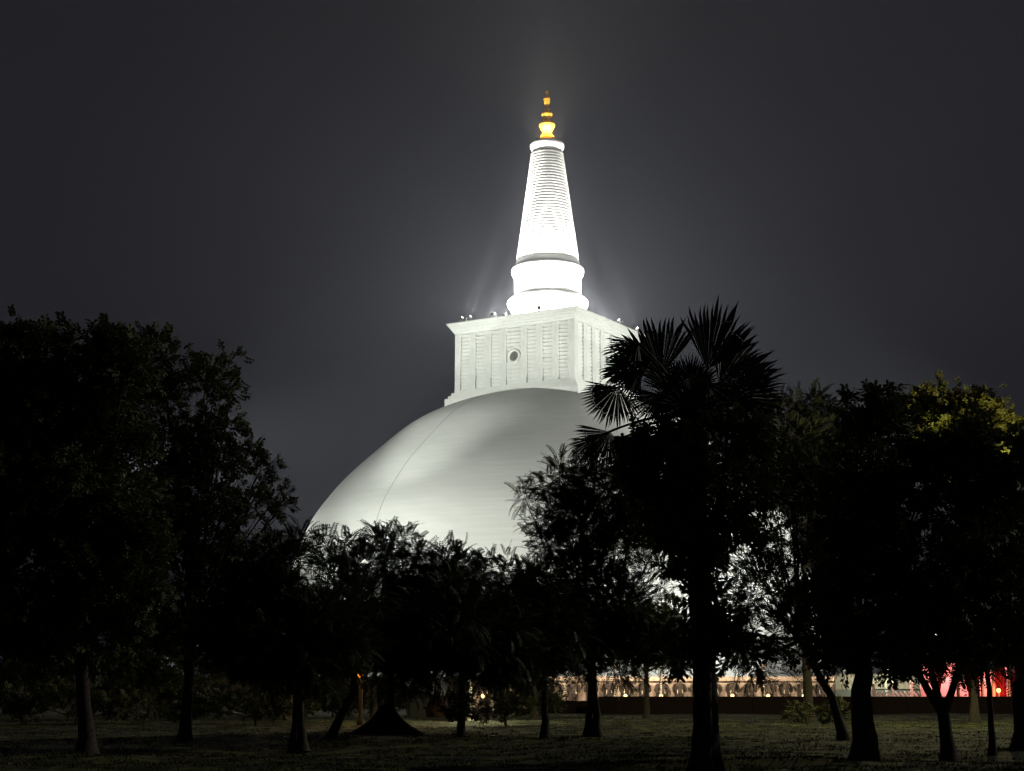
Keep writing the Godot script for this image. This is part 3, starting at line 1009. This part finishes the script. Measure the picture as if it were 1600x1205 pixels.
func palm() -> void:
	var r := RandomNumberGenerator.new()
	r.seed = 15
	var c := Vector3(PALM_C[0], PALM_C[1], PALM_C[2])
	var base := Vector3(c.x + 0.08, 0, c.z)
	var root := thing("fan_palm", "fan palm silhouetted right of the dome, stout straight trunk and dead fronds below", "palm tree", base)
	var st := begin()
	var pts := []
	var rr := []
	for k in 30:
		var f := k / 29.0
		pts.append(Vector3(lerpf(0, -0.08, f) + 0.03 * sin(f * 7), -0.1 + f * (c.y + 0.1), 0))
		rr.append((0.245 + 0.22 * exp(-f * c.y * 2.2) + 0.02 * (k % 2)) * (1.0 - 0.12 * f))
	tube(st, pts, rr, 14)
	put("trunk", done(st), M.palm_bark, root)
	var top := c - base
	st = begin()
	ball(st, top, Vector3(0.34, 0.6, 0.34), Basis(), 10, 8)
	for k in 40:
		var t := k * 2.4
		var h := -1.5 + 0.045 * k
		var s := top + Vector3(sin(t) * 0.2, h, cos(t) * 0.2)
		tube(st, [s, s + Vector3(sin(t) * 0.22, 0.26, cos(t) * 0.22)], [0.06, 0.03], 4)
	put("leaf_bases", done(st), M.bark, root)
	for q in PALM_F:
		var dead: bool = q[7] == 1
		var hub := top + Vector3(q[0], q[1], q[2])
		var d := Vector3(q[3], q[4], 0.28 * signf(q[2]) + r.randf_range(-0.15, 0.15)).normalized()
		var face := (Vector3(0, 0.25, 1) + Vector3(r.randf_range(-0.45, 0.45), r.randf_range(-0.3, 0.3), 0)).normalized()
		var z := (face - d * face.dot(d)).normalized()
		var y := z.cross(d).normalized()
		var fr := put("dead_frond" if dead else "frond", fan_mesh(q[5], q[6], dead, r), M.dry_leaf if dead else M.palm_leaf, root)
		fr.transform = Transform3D(Basis(d, y, z), hub)
		st = begin()
		var inv := fr.transform.affine_inverse()
		var s0: Vector3 = top + Vector3(0, -0.1 if not dead else -0.7, 0)
		var bow := s0.lerp(hub, 0.5) + Vector3(0, 0.12 * s0.distance_to(hub), 0)
		var path := []
		var pr := []
		for k in 6:
			var f := k / 5.0
			path.append(inv * (s0.lerp(bow, f).lerp(bow.lerp(hub, f), f)))
			pr.append(lerpf(0.04, 0.018, f))
		tube(st, path, pr, 5)
		put("stalk", done(st), M.palm_leaf, fr)


const PALM_C := [3.97,7.68,-34.00]
const PALM_F := [
		[-0.68,0.81,-0.20,-0.16,1.00,1.67,96,0],[0.29,0.86,0.10,0.24,1.00,1.62,92,0],[-0.29,0.00,0.50,-0.60,0.20,0.92,170,0],[0.49,-0.14,0.40,0.60,0.20,0.97,170,0],[0.60,0.67,-0.40,1.00,0.85,1.56,110,0],[0.70,0.25,0.30,1.00,0.05,1.36,130,0],[0.56,0.00,0.50,0.70,-0.70,0.97,130,0],[-0.15,0.31,0.60,0.00,1.00,0.81,170,0],[0.21,0.42,0.70,0.20,-1.00,0.86,160,0],[-1.21,1.48,0.10,-0.80,-0.50,0.84,120,0],[-0.91,1.11,0.00,-0.95,-0.10,1.03,110,0],[-1.18,0.86,0.25,-0.80,-0.45,0.92,120,0],[-0.77,0.28,0.30,-0.60,-0.70,0.81,140,0],[-1.66,0.50,0.00,-0.40,-0.90,0.97,150,0],[-1.85,-0.53,0.20,-0.45,-0.90,0.92,150,0],[-1.32,-0.50,0.00,0.05,-1.00,0.92,150,0],[-2.23,-0.70,0.30,-0.70,-0.70,0.64,120,0],[-1.18,-0.70,0.50,-0.30,-0.90,0.84,140,1],[-0.49,-0.49,0.60,-0.30,-1.00,0.97,140,1],[0.77,-0.56,0.20,0.80,-0.60,1.00,130,1],[0.49,-0.77,0.40,0.30,-1.00,0.97,140,1],[0.00,-1.04,0.70,0.00,-1.00,1.11,150,1],[-0.35,0.56,-0.90,-0.50,1.00,1.03,90,0],[0.91,0.97,-1.00,1.00,0.50,1.03,120,0],[1.04,0.00,-0.80,1.00,-0.30,0.86,120,0],[-1.39,1.11,-0.70,-1.00,-0.30,0.70,110,0],[-0.91,-1.11,-0.40,-0.60,-0.80,0.84,130,1],[0.91,-1.04,-0.60,0.60,-0.80,0.92,130,1],[-0.35,-1.39,-0.30,-0.20,-1.00,1.09,140,1],[0.35,-1.53,0.20,0.20,-1.00,1.11,140,1],[-2.16,-1.04,0.40,-0.70,-0.60,0.56,120,1],[-0.63,-2.09,0.40,-0.20,-1.00,0.97,150,1],[0.63,-2.09,0.40,0.20,-1.00,1.03,150,1],[0.00,-2.37,0.50,0.00,-1.00,0.97,150,1]]

func TREES() -> Array:
	return [
		{"n":"broadleaf_tree","l":"tall dark broadleaf tree filling the left edge of the photo","k":"broad","r":0.22,"dens":1.00,"base":[-12.03,0.00,-46.00],"base2":[],"lean":[],"fork":[-12.50,3.85,-46.00],"stems":[],"blobs":[
			[-15.34,11.31,-47.16,1.46,1.20,1.00],[-14.00,11.73,-46.81,1.25,0.97,1.00],[-12.45,11.31,-45.77,1.13,0.85,1.00],[-11.32,11.32,-45.36,1.03,0.71,1.00],[-16.03,9.83,-46.04,2.07,2.07,1.00],[-13.84,9.76,-45.68,2.06,1.50,1.00],[-12.31,9.99,-46.96,1.73,1.54,1.00],[-13.98,7.46,-45.34,2.58,2.02,1.00],[-11.83,7.54,-45.92,1.86,1.86,1.00],[-16.06,6.27,-46.28,2.05,2.43,1.00],[-14.08,5.24,-47.38,2.85,2.09,1.00],[-11.46,5.13,-46.02,1.66,1.66,1.00],[-13.89,3.28,-45.26,1.98,1.08,1.00],[-11.96,3.33,-46.86,1.31,0.93,1.00]]},
		{"n":"broadleaf_tree","l":"lumpy broadleaf tree left of the dome, one leaf clump out on a bare twig","k":"broad","r":0.20,"dens":0.62,"base":[-11.08,0.00,-55.00],"base2":[],"lean":[],"fork":[-10.99,4.29,-55.00],"stems":[],"blobs":[
			[-12.24,13.06,-53.99,1.07,0.80,1.00],[-10.57,13.24,-55.52,0.59,0.50,1.00],[-9.94,12.30,-55.23,0.34,0.27,1.00],[-10.77,11.96,-54.44,0.89,0.72,1.00],[-12.12,11.43,-54.98,1.58,1.35,1.00],[-10.32,10.77,-54.90,0.81,0.76,1.00],[-11.32,9.70,-55.61,1.58,1.36,1.00],[-9.77,9.69,-55.57,0.77,0.68,1.00],[-8.67,9.19,-54.39,0.57,0.44,1.00],[-8.36,9.47,-54.67,0.27,0.22,1.00],[-7.91,8.41,-55.29,0.34,0.38,1.00],[-8.03,7.88,-54.97,0.18,0.18,1.00],[-8.49,8.06,-55.18,0.27,0.27,1.00],[-9.25,7.79,-53.79,0.91,0.78,1.00],[-12.45,8.68,-54.78,1.78,1.56,1.00],[-11.28,7.24,-55.89,1.80,1.35,1.00],[-12.14,5.95,-53.91,1.95,1.52,1.00],[-9.22,6.63,-56.13,0.99,0.68,1.00],[-10.21,5.27,-56.62,1.82,1.36,1.00],[-8.16,4.86,-53.65,1.07,1.07,1.00],[-11.23,3.98,-53.08,1.70,1.06,1.00]]},
		{"n":"feathery_tree","l":"dark feathery tree on two close trunks, next left of the leaning trunk","k":"feather","r":0.13,"dens":0.90,"base":[-6.69,0.00,-50.00],"base2":[-6.39,0.00,-49.70],"lean":[],"fork":[-6.65,2.47,-50.00],"stems":[],"blobs":[
			[-6.70,6.44,-50.38,0.33,0.28,1.00],[-7.39,5.72,-51.03,0.90,0.74,1.00],[-7.19,2.26,-48.98,0.86,0.31,1.00],[-5.84,2.22,-49.04,0.86,0.31,1.00],[-7.79,4.51,-51.23,1.44,1.03,1.00],[-6.28,3.78,-50.74,1.22,1.01,1.00],[-8.27,3.27,-50.62,1.41,0.89,1.00],[-6.67,2.84,-49.30,1.37,0.67,1.00],[-5.40,2.96,-50.22,0.80,0.60,1.00]]},
		{"n":"feathery_tree","l":"feathery tree with a trunk leaning right, its thin crown speckled by the lit dome","k":"feather","r":0.15,"dens":0.38,"base":[-6.47,0.00,-57.00],"base2":[],"lean":[-5.60,1.70,-57.00],"fork":[-5.53,2.81,-57.00],"stems":[],"blobs":[
			[-6.84,6.76,-56.62,0.55,0.32,1.00],[-5.98,6.71,-57.09,0.78,0.37,1.00],[-6.37,5.90,-56.64,1.05,0.55,1.00],[-5.18,6.17,-57.22,0.83,0.55,1.00],[-6.54,5.04,-57.30,0.92,0.69,1.00],[-5.13,4.83,-55.70,1.11,0.76,1.00],[-5.95,3.71,-55.25,1.32,0.75,1.00],[-4.87,3.82,-58.21,1.39,0.93,1.00],[-5.82,3.02,-56.28,1.12,0.54,1.00]]},
		{"n":"feathery_tree","l":"round-topped feathery tree rising from the earth mound","k":"feather","r":0.17,"dens":0.52,"base":[-4.69,0.00,-62.00],"base2":[],"lean":[],"fork":[-4.63,2.92,-62.00],"stems":[],"blobs":[
			[-5.05,7.25,-61.42,0.84,0.42,1.00],[-4.16,7.45,-61.48,0.50,0.32,1.00],[-3.69,7.04,-61.86,0.50,0.45,1.00],[-4.89,6.41,-60.79,1.32,0.64,1.00],[-3.66,5.97,-60.76,1.07,0.73,1.00],[-4.93,5.05,-61.55,1.72,0.99,1.00],[-4.82,2.30,-62.65,0.60,0.30,1.00],[-3.98,2.25,-62.78,1.00,0.35,1.00],[-3.79,4.64,-63.21,1.77,1.26,1.00],[-4.35,3.61,-60.73,1.94,0.97,1.00],[-5.68,3.04,-62.12,1.23,0.54,1.00],[-3.41,2.79,-61.36,1.07,0.44,1.00]]},
		{"n":"feathery_tree","l":"low-topped feathery tree in front of the shed with the white roof","k":"feather","r":0.14,"dens":0.80,"base":[-1.85,0.00,-60.00],"base2":[],"lean":[],"fork":[-1.86,2.88,-60.00],"stems":[],"blobs":[
			[-2.66,6.51,-60.23,0.73,0.36,1.00],[-1.89,6.48,-60.40,0.63,0.34,1.00],[-1.40,5.99,-60.33,0.44,0.44,1.00],[-2.33,5.76,-61.22,1.08,0.69,1.00],[-2.65,2.46,-60.66,1.06,0.34,1.00],[-1.21,2.52,-61.17,1.07,0.39,1.00],[-2.32,4.39,-58.10,1.49,1.16,1.00],[-0.96,4.12,-59.86,1.53,1.19,1.00],[-1.73,3.40,-61.95,1.97,0.89,1.00],[-0.24,3.12,-60.37,0.96,0.72,1.00]]},
		{"n":"feathery_tree","l":"feathery tree on a thin straight trunk below the middle of the dome","k":"feather","r":0.15,"dens":0.72,"base":[1.27,0.00,-63.00],"base2":[],"lean":[],"fork":[1.28,2.69,-63.00],"stems":[],"blobs":[
			[-0.82,6.47,-63.50,0.66,0.31,1.00],[0.00,6.18,-63.64,0.77,0.36,1.00],[0.91,5.98,-62.97,0.86,0.45,1.00],[0.00,5.21,-62.21,1.25,0.70,1.00],[0.00,2.52,-61.55,1.08,0.44,1.00],[1.16,2.45,-63.37,0.85,0.30,1.00],[1.26,4.87,-62.90,1.26,1.01,1.00],[1.78,3.79,-63.93,1.38,1.12,1.00],[0.25,3.74,-62.50,1.49,1.00,1.00],[1.02,2.96,-64.07,1.53,0.51,1.00]]},
		{"n":"feathery_tree","l":"tall double-trunked feathery tree left of the palm, twigs reaching across the dome","k":"feather","r":0.17,"dens":0.62,"base":[3.16,0.00,-67.00],"base2":[3.53,0.00,-66.70],"lean":[],"fork":[3.33,3.29,-67.00],"stems":[],"blobs":[
			[0.49,9.79,-66.75,0.54,0.24,1.00],[1.35,10.13,-66.41,0.65,0.32,1.00],[1.14,8.78,-67.19,0.49,0.27,1.00],[1.94,10.49,-66.28,0.65,0.54,1.00],[2.72,10.49,-67.08,0.82,0.71,1.00],[2.16,9.14,-66.72,0.81,0.81,1.00],[1.55,7.69,-66.19,0.69,0.69,1.00],[3.03,8.63,-67.02,1.08,1.19,1.00],[3.99,9.81,-65.57,1.17,1.33,1.00],[5.41,9.69,-66.79,1.19,1.35,1.00],[4.23,7.43,-65.67,1.16,1.32,1.00],[2.62,6.36,-65.39,1.47,1.31,1.00],[4.54,5.26,-66.73,1.33,1.17,1.00],[2.87,4.67,-68.38,1.64,1.20,1.00],[4.17,2.69,-65.68,1.30,0.37,1.00],[2.76,2.85,-66.22,1.05,0.32,1.00],[5.39,3.97,-67.63,1.89,0.97,1.00],[3.85,3.34,-69.20,1.93,0.72,1.00],[6.42,3.56,-67.22,1.07,0.64,1.00],[6.16,6.72,-66.71,1.07,1.07,0.40],[6.66,8.80,-68.67,1.39,1.11,1.00]]},
		{"n":"climber_tree","l":"dense dark tree wrapped round the fan palm trunk below its crown","k":"broad","r":0.13,"dens":1.15,"base":[3.98,0.00,-33.50],"base2":[],"lean":[],"fork":[4.10,4.04,-33.50],"stems":[],"blobs":[
			[3.84,6.42,-33.08,0.59,0.54,1.00],[3.36,6.81,-34.31,0.70,0.56,1.00],[4.55,6.65,-32.84,0.67,0.54,1.00],[5.22,6.38,-33.76,0.49,0.55,1.00],[3.76,5.42,-32.60,0.82,0.71,1.00],[4.68,5.47,-33.04,0.70,0.59,1.00],[3.19,5.88,-34.20,0.55,0.61,1.00],[4.00,4.67,-33.09,0.53,0.59,1.00],[3.82,4.18,-33.68,0.49,0.60,0.80],[3.96,3.50,-33.45,0.43,0.54,0.80],[3.80,2.97,-33.44,0.45,0.59,1.00],[4.39,2.38,-33.49,0.48,0.35,1.00],[4.82,2.44,-33.22,0.34,0.24,1.00],[3.57,2.32,-33.85,0.40,0.24,1.00]]},
		{"n":"feathery_tree","l":"sparse feathery tree right of the palm, the dome edge glinting through its twigs","k":"feather","r":0.17,"dens":0.50,"base":[11.87,0.00,-58.00],"base2":[],"lean":[11.47,1.48,-58.00],"fork":[10.40,3.52,-58.00],"stems":[],"blobs":[
			[9.41,9.44,-57.93,0.71,0.80,1.00],[10.54,9.06,-57.74,0.80,0.94,1.00],[9.54,7.12,-57.03,1.01,1.15,0.50],[8.54,6.83,-58.89,0.95,1.04,0.60],[8.80,5.02,-56.32,1.26,1.04,0.70],[10.60,6.05,-58.01,0.79,1.03,0.70],[7.99,4.13,-58.87,0.85,1.03,0.70],[9.84,3.81,-56.73,1.13,0.77,1.00],[8.78,2.84,-58.16,1.16,0.51,0.90],[11.54,8.18,-58.24,0.80,1.65,1.20],[11.22,5.75,-57.05,0.78,1.37,1.30],[11.27,3.73,-57.68,1.01,1.15,1.00],[10.26,10.61,-58.54,1.05,0.81,1.00]]},
		{"n":"hazy_tree","l":"paler tree with a hazy top between the palm and the big dark right tree","k":"feather","r":0.30,"dens":0.60,"base":[17.92,0.00,-98.00],"base2":[],"lean":[],"fork":[18.02,8.73,-98.00],"stems":[],"blobs":[
			[17.20,18.66,-98.21,1.13,0.80,1.00],[18.85,19.26,-97.87,0.72,0.64,1.00],[19.67,18.13,-98.21,1.04,0.88,1.00],[17.74,16.87,-96.61,1.81,1.02,1.00],[20.18,16.44,-99.09,1.37,1.37,1.00],[17.03,15.91,-99.66,2.03,1.46,1.00],[18.84,14.37,-98.79,2.00,1.60,1.00]]},
		{"n":"broadleaf_tree","l":"huge dark tree filling the right side of the photo, thick straight trunk","k":"broad","r":0.29,"dens":1.10,"base":[8.44,0.00,-39.00],"base2":[],"lean":[],"fork":[8.49,2.74,-39.00],"stems":[],"blobs":[
			[8.62,8.69,-38.96,0.35,0.19,1.00],[9.15,8.68,-39.06,0.38,0.22,1.00],[9.08,8.20,-39.69,0.65,0.52,1.00],[9.86,7.99,-38.93,0.80,0.57,1.00],[10.98,7.77,-39.02,0.89,0.57,1.00],[12.30,7.47,-39.21,0.96,0.70,1.00],[8.38,6.85,-38.17,0.99,0.93,1.00],[10.14,6.65,-39.03,1.43,1.11,1.00],[12.10,6.05,-39.37,1.43,1.27,1.00],[8.67,5.30,-39.84,1.12,1.12,1.00],[9.89,4.65,-37.84,1.52,1.22,1.00],[11.86,4.09,-38.44,1.39,1.23,1.00],[8.32,3.60,-37.83,1.06,0.91,1.00],[10.34,3.23,-39.89,1.43,0.70,1.00],[8.01,2.75,-39.47,0.94,0.57,1.00],[8.96,2.56,-38.18,0.67,0.36,1.00],[11.90,2.86,-40.38,1.13,0.48,1.00],[13.49,5.34,-40.33,1.14,2.44,1.00]]},
		{"n":"leaning_tree","l":"small tree with several stems leaning left in front of the red pavilion","k":"feather","r":0.17,"dens":0.60,"base":[11.27,0.00,-42.00],"base2":[],"lean":[],"fork":[11.18,1.19,-42.00],"stems":[[10.48,2.33,-42.00],[10.88,2.41,-42.00],[11.68,2.33,-42.00]],"blobs":[
			[10.35,2.82,-41.96,0.67,0.30,1.00],[11.03,3.00,-42.28,0.67,0.40,1.00],[11.77,2.75,-42.26,0.61,0.37,1.00],[9.93,2.49,-41.65,0.36,0.15,0.40],[11.10,2.49,-41.70,0.23,0.13,0.40],[11.98,2.39,-41.89,0.33,0.15,0.40]]},
		{"n":"thin_tree","l":"slender straight tree in front of the pavilion curtains","k":"feather","r":0.09,"dens":0.55,"base":[12.99,0.00,-44.00],"base2":[],"lean":[],"fork":[13.00,2.36,-44.00],"stems":[],"blobs":[
			[12.92,2.87,-43.56,0.69,0.35,1.00],[13.71,2.46,-44.24,0.49,0.25,0.35],[13.32,2.23,-44.17,0.35,0.16,0.30]]},
		{"n":"broadleaf_tree","l":"dark tree standing at the right edge of the photo","k":"broad","r":0.27,"dens":1.00,"base":[14.14,0.00,-45.00],"base2":[],"lean":[],"fork":[14.27,2.73,-45.00],"stems":[],"blobs":[
			[14.09,3.75,-44.07,0.88,0.88,1.00],[15.37,4.91,-45.57,1.10,1.46,1.00],[14.54,2.56,-45.17,0.43,0.36,1.00],[13.93,4.02,-45.83,0.73,0.55,1.00]]},
		{"n":"broadleaf_tree","l":"tall dark tree standing just past the right edge of the lawn view","k":"broad","r":0.36,"dens":0.80,"base":[12.77,0.00,-35.00],"base2":[],"lean":[],"fork":[12.89,3.31,-35.00],"stems":[],"blobs":[
			[13.71,8.67,-36.19,1.04,0.89,1.00],[13.23,7.07,-33.75,1.24,1.10,1.00],[12.87,6.77,-35.52,0.87,1.01,1.00],[13.66,5.46,-34.12,1.24,1.24,1.00],[13.16,5.11,-36.25,1.02,1.17,1.00],[12.71,3.65,-33.76,1.35,0.95,1.00]]},
		{"n":"yellow_tree","l":"yellow-green leafy treetop above the dark trees at upper right","k":"yellow","r":0.20,"dens":1.50,"base":[26.22,0.00,-92.00],"base2":[],"lean":[],"fork":[26.61,12.00,-92.00],"stems":[],"blobs":[
			[24.03,17.91,-91.68,0.90,0.68,1.00],[25.25,18.49,-91.94,1.13,0.60,1.00],[26.68,18.15,-91.73,1.28,0.68,1.00],[26.26,17.09,-91.77,1.65,0.90,1.00],[27.93,17.08,-91.72,1.20,0.97,1.00],[29.21,16.42,-92.33,0.83,0.83,1.00],[28.06,15.34,-91.21,1.26,0.82,1.00],[29.74,16.77,-92.16,0.45,0.45,1.00],[24.66,16.43,-90.11,1.47,0.88,1.00],[26.95,13.94,-90.85,2.21,1.48,1.00]]},
		{"n":"shrub","l":"low dark purple-brown shrub on the lawn under the low-topped tree","k":"broad","r":0.06,"dens":0.80,"base":[-2.39,0.00,-72.00],"base2":[],"lean":[],"fork":[-2.39,0.47,-72.00],"stems":[],"blobs":[
			[-2.85,0.95,-72.03,0.51,0.40,1.00],[-2.24,1.17,-72.51,0.63,0.52,1.00],[-1.66,0.83,-72.56,0.46,0.34,1.00]]},
		{"n":"shrub","l":"spreading dark bush behind the thin straight trunk below the dome","k":"broad","r":0.06,"dens":0.70,"base":[-0.33,0.00,-84.00],"base2":[],"lean":[],"fork":[-0.33,0.51,-84.00],"stems":[],"blobs":[
			[-1.32,0.91,-83.33,0.79,0.46,1.00],[-0.33,1.09,-84.40,0.93,0.53,1.00],[0.83,0.84,-83.65,0.79,0.40,1.00]]},
		{"n":"shrub","l":"wide dark bush left of the leaning trunk","k":"broad","r":0.06,"dens":0.70,"base":[-12.67,0.00,-80.00],"base2":[],"lean":[],"fork":[-12.63,0.50,-80.00],"stems":[],"blobs":[
			[-14.32,1.06,-80.51,1.08,0.51,1.00],[-12.80,1.18,-80.96,1.28,0.58,1.00],[-11.07,1.00,-80.06,1.08,0.44,1.00],[-15.81,0.87,-80.03,1.08,0.44,1.00]]},
		{"n":"shrub","l":"far-left dark bush at the back of the lawn","k":"broad","r":0.06,"dens":0.70,"base":[-23.15,0.00,-86.00],"base2":[],"lean":[],"fork":[-23.09,0.49,-86.00],"stems":[],"blobs":[
			[-26.39,1.14,-87.83,1.74,0.69,1.00],[-23.70,1.28,-86.84,1.72,0.76,1.00],[-21.34,1.08,-87.06,1.51,0.55,1.00],[-19.65,0.94,-87.24,1.17,0.48,1.00]]},
		{"n":"shrub","l":"dark bush before the boundary wall under the big right tree","k":"broad","r":0.06,"dens":0.60,"base":[16.02,0.00,-88.00],"base2":[],"lean":[],"fork":[15.98,0.39,-88.00],"stems":[],"blobs":[
			[14.99,0.54,-87.26,0.83,0.31,1.00],[16.42,0.66,-88.46,0.91,0.38,1.00],[17.79,0.52,-88.32,0.91,0.35,1.00]]},
		{"n":"shrub","l":"large dark bush at the far left before the terrace","k":"broad","r":0.07,"dens":0.90,"base":[-34.89,0.00,-116.00],"base2":[],"lean":[],"fork":[-34.83,0.55,-116.00],"stems":[],"blobs":[
			[-37.13,1.63,-117.84,1.54,0.84,1.00],[-34.45,2.07,-114.43,1.63,1.09,1.00],[-32.70,1.67,-114.09,1.49,0.81,1.00],[-35.96,1.07,-119.64,2.84,0.57,1.00]]},
		{"n":"shrub","l":"wide dark bush behind the trunk of the leftmost tree","k":"broad","r":0.07,"dens":0.90,"base":[-28.01,0.00,-116.00],"base2":[],"lean":[],"fork":[-27.96,0.55,-116.00],"stems":[],"blobs":[
			[-30.14,2.45,-117.71,1.54,0.84,1.00],[-28.54,2.91,-117.96,1.68,1.12,1.00],[-26.75,2.50,-117.57,1.54,0.84,1.00],[-27.29,1.89,-112.96,2.68,0.54,1.00]]},
		{"n":"shrub","l":"dark bush behind the lumpy tree trunk","k":"broad","r":0.07,"dens":0.90,"base":[-23.42,0.00,-116.00],"base2":[],"lean":[],"fork":[-23.38,0.55,-116.00],"stems":[],"blobs":[
			[-24.94,1.44,-116.71,1.27,0.83,1.00],[-23.68,1.90,-117.24,1.39,1.11,1.00],[-21.83,1.49,-114.94,1.25,0.82,1.00],[-24.00,0.89,-119.03,2.35,0.56,1.00]]},
		{"n":"shrub","l":"dark bush at the back of the lawn left of the orange lamp","k":"broad","r":0.07,"dens":0.90,"base":[-16.99,0.00,-116.00],"base2":[],"lean":[],"fork":[-16.96,0.55,-116.00],"stems":[],"blobs":[
			[-18.13,1.27,-115.64,1.11,0.82,1.00],[-17.19,1.72,-117.37,1.23,1.12,1.00],[-15.91,1.31,-117.01,1.12,0.83,1.00],[-16.74,0.74,-114.47,1.99,0.54,1.00]]},
		{"n":"shrub","l":"dark bush just left of the orange lamp post","k":"broad","r":0.07,"dens":0.90,"base":[-12.86,0.00,-116.00],"base2":[],"lean":[],"fork":[-12.83,0.55,-116.00],"stems":[],"blobs":[
			[-13.91,1.17,-116.60,0.91,0.83,1.00],[-12.77,1.63,-115.22,0.99,1.09,1.00],[-11.78,1.22,-115.29,0.90,0.82,1.00],[-12.88,0.63,-116.44,1.66,0.55,1.00]]},
		{"n":"shrub","l":"dark bush right of the orange lamp post behind the earth mound","k":"broad","r":0.07,"dens":0.90,"base":[-8.63,0.00,-116.00],"base2":[],"lean":[],"fork":[-8.62,0.55,-116.00],"stems":[],"blobs":[
			[-9.65,1.44,-116.36,0.91,0.83,1.00],[-8.68,1.90,-116.53,1.00,1.11,1.00],[-7.71,1.49,-117.10,0.92,0.83,1.00],[-8.52,0.91,-114.67,1.63,0.54,1.00]]},
		{"n":"shrub","l":"small dark bush beside the clay jar","k":"broad","r":0.07,"dens":0.90,"base":[-4.04,0.00,-116.00],"base2":[],"lean":[],"fork":[-4.03,0.55,-116.00],"stems":[],"blobs":[
			[-4.73,1.09,-115.33,0.65,0.82,1.00],[-4.02,1.54,-115.30,0.71,1.10,1.00],[-3.33,1.13,-116.17,0.66,0.83,1.00],[-4.00,0.55,-114.98,1.18,0.55,1.00]]},
		{"n":"shrub","l":"dark bush left of the short stretch of boundary wall","k":"broad","r":0.07,"dens":0.90,"base":[1.38,0.00,-116.00],"base2":[],"lean":[],"fork":[1.38,0.55,-116.00],"stems":[],"blobs":[
			[0.22,1.26,-116.14,1.06,0.83,1.00],[1.37,1.72,-115.53,1.15,1.10,1.00],[2.55,1.31,-116.97,1.07,0.83,1.00],[1.36,0.73,-114.92,1.91,0.55,1.00]]},
		{"n":"background_tree","l":"dark background tree at the far left behind the leftmost trunk","k":"broad","r":0.20,"dens":0.80,"base":[-31.89,0.00,-106.00],"base2":[],"lean":[],"fork":[-31.97,3.03,-106.00],"stems":[],"blobs":[
			[-33.84,4.70,-106.26,2.54,2.37,1.00],[-30.38,4.44,-104.59,2.50,2.33,1.00],[-31.27,2.98,-102.34,3.66,0.81,1.00],[-28.93,3.88,-107.02,2.55,1.70,1.00]]},
		{"n":"background_tree","l":"dark background tree behind the two left trees","k":"broad","r":0.20,"dens":0.80,"base":[-23.70,0.00,-106.00],"base2":[],"lean":[],"fork":[-23.77,3.03,-106.00],"stems":[],"blobs":[
			[-25.01,4.80,-102.96,2.30,2.05,1.00],[-23.09,4.62,-103.59,2.31,2.31,1.00],[-20.97,5.08,-105.29,2.52,2.35,1.00],[-19.37,4.30,-107.02,2.13,1.87,1.00],[-22.51,2.79,-103.19,3.68,0.65,1.00]]},
		{"n":"background_tree","l":"dark background tree behind the close pair of trunks","k":"broad","r":0.20,"dens":0.80,"base":[-14.47,0.00,-106.00],"base2":[],"lean":[],"fork":[-14.51,3.03,-106.00],"stems":[],"blobs":[
			[-16.54,5.64,-103.65,2.07,2.07,1.00],[-14.51,5.04,-104.09,2.49,2.24,1.00],[-12.54,5.07,-104.91,2.09,2.09,1.00],[-15.16,3.07,-109.11,3.03,0.95,1.00]]},
		{"n":"background_tree","l":"dark background tree behind the earth mound","k":"broad","r":0.20,"dens":0.80,"base":[-9.02,0.00,-106.00],"base2":[],"lean":[],"fork":[-9.04,3.03,-106.00],"stems":[],"blobs":[
			[-11.01,4.91,-106.34,1.86,1.86,1.00],[-8.94,5.13,-106.88,2.55,2.13,1.00],[-6.87,5.16,-107.76,2.15,2.15,1.00],[-8.28,3.41,-104.27,2.90,0.58,1.00]]},
		{"n":"background_tree","l":"dark background tree behind the low-topped tree","k":"broad","r":0.20,"dens":0.80,"base":[-3.99,0.00,-106.00],"base2":[],"lean":[],"fork":[-4.00,3.03,-106.00],"stems":[],"blobs":[
			[-5.08,5.74,-106.15,1.95,2.12,1.00],[-3.19,6.17,-106.53,2.38,2.38,1.00],[-1.29,5.81,-107.91,2.15,2.32,1.00],[-4.32,3.49,-108.66,2.59,0.52,1.00],[-0.86,3.69,-108.12,2.15,0.60,1.00]]},
		{"n":"background_tree","l":"dark background tree behind the thin straight trunk","k":"broad","r":0.20,"dens":0.80,"base":[1.47,0.00,-106.00],"base2":[],"lean":[],"fork":[1.47,3.03,-106.00],"stems":[],"blobs":[
			[0.64,5.95,-106.25,1.95,2.29,1.00],[2.57,6.85,-107.39,2.15,2.57,1.00],[4.28,5.78,-107.26,1.97,2.14,1.00],[6.45,5.59,-107.87,1.98,1.89,1.00],[1.25,3.62,-104.67,2.33,0.58,1.00]]},
		{"n":"background_tree","l":"dark background tree between the double trunk and the palm","k":"broad","r":0.20,"dens":0.80,"base":[8.81,0.00,-106.00],"base2":[],"lean":[],"fork":[8.83,3.03,-106.00],"stems":[],"blobs":[
			[7.97,6.11,-105.16,1.85,1.68,1.00],[10.38,6.25,-108.36,1.90,1.73,1.00],[8.68,4.56,-109.06,2.60,1.13,1.00],[11.20,4.33,-108.32,2.15,1.03,1.00]]},
	]
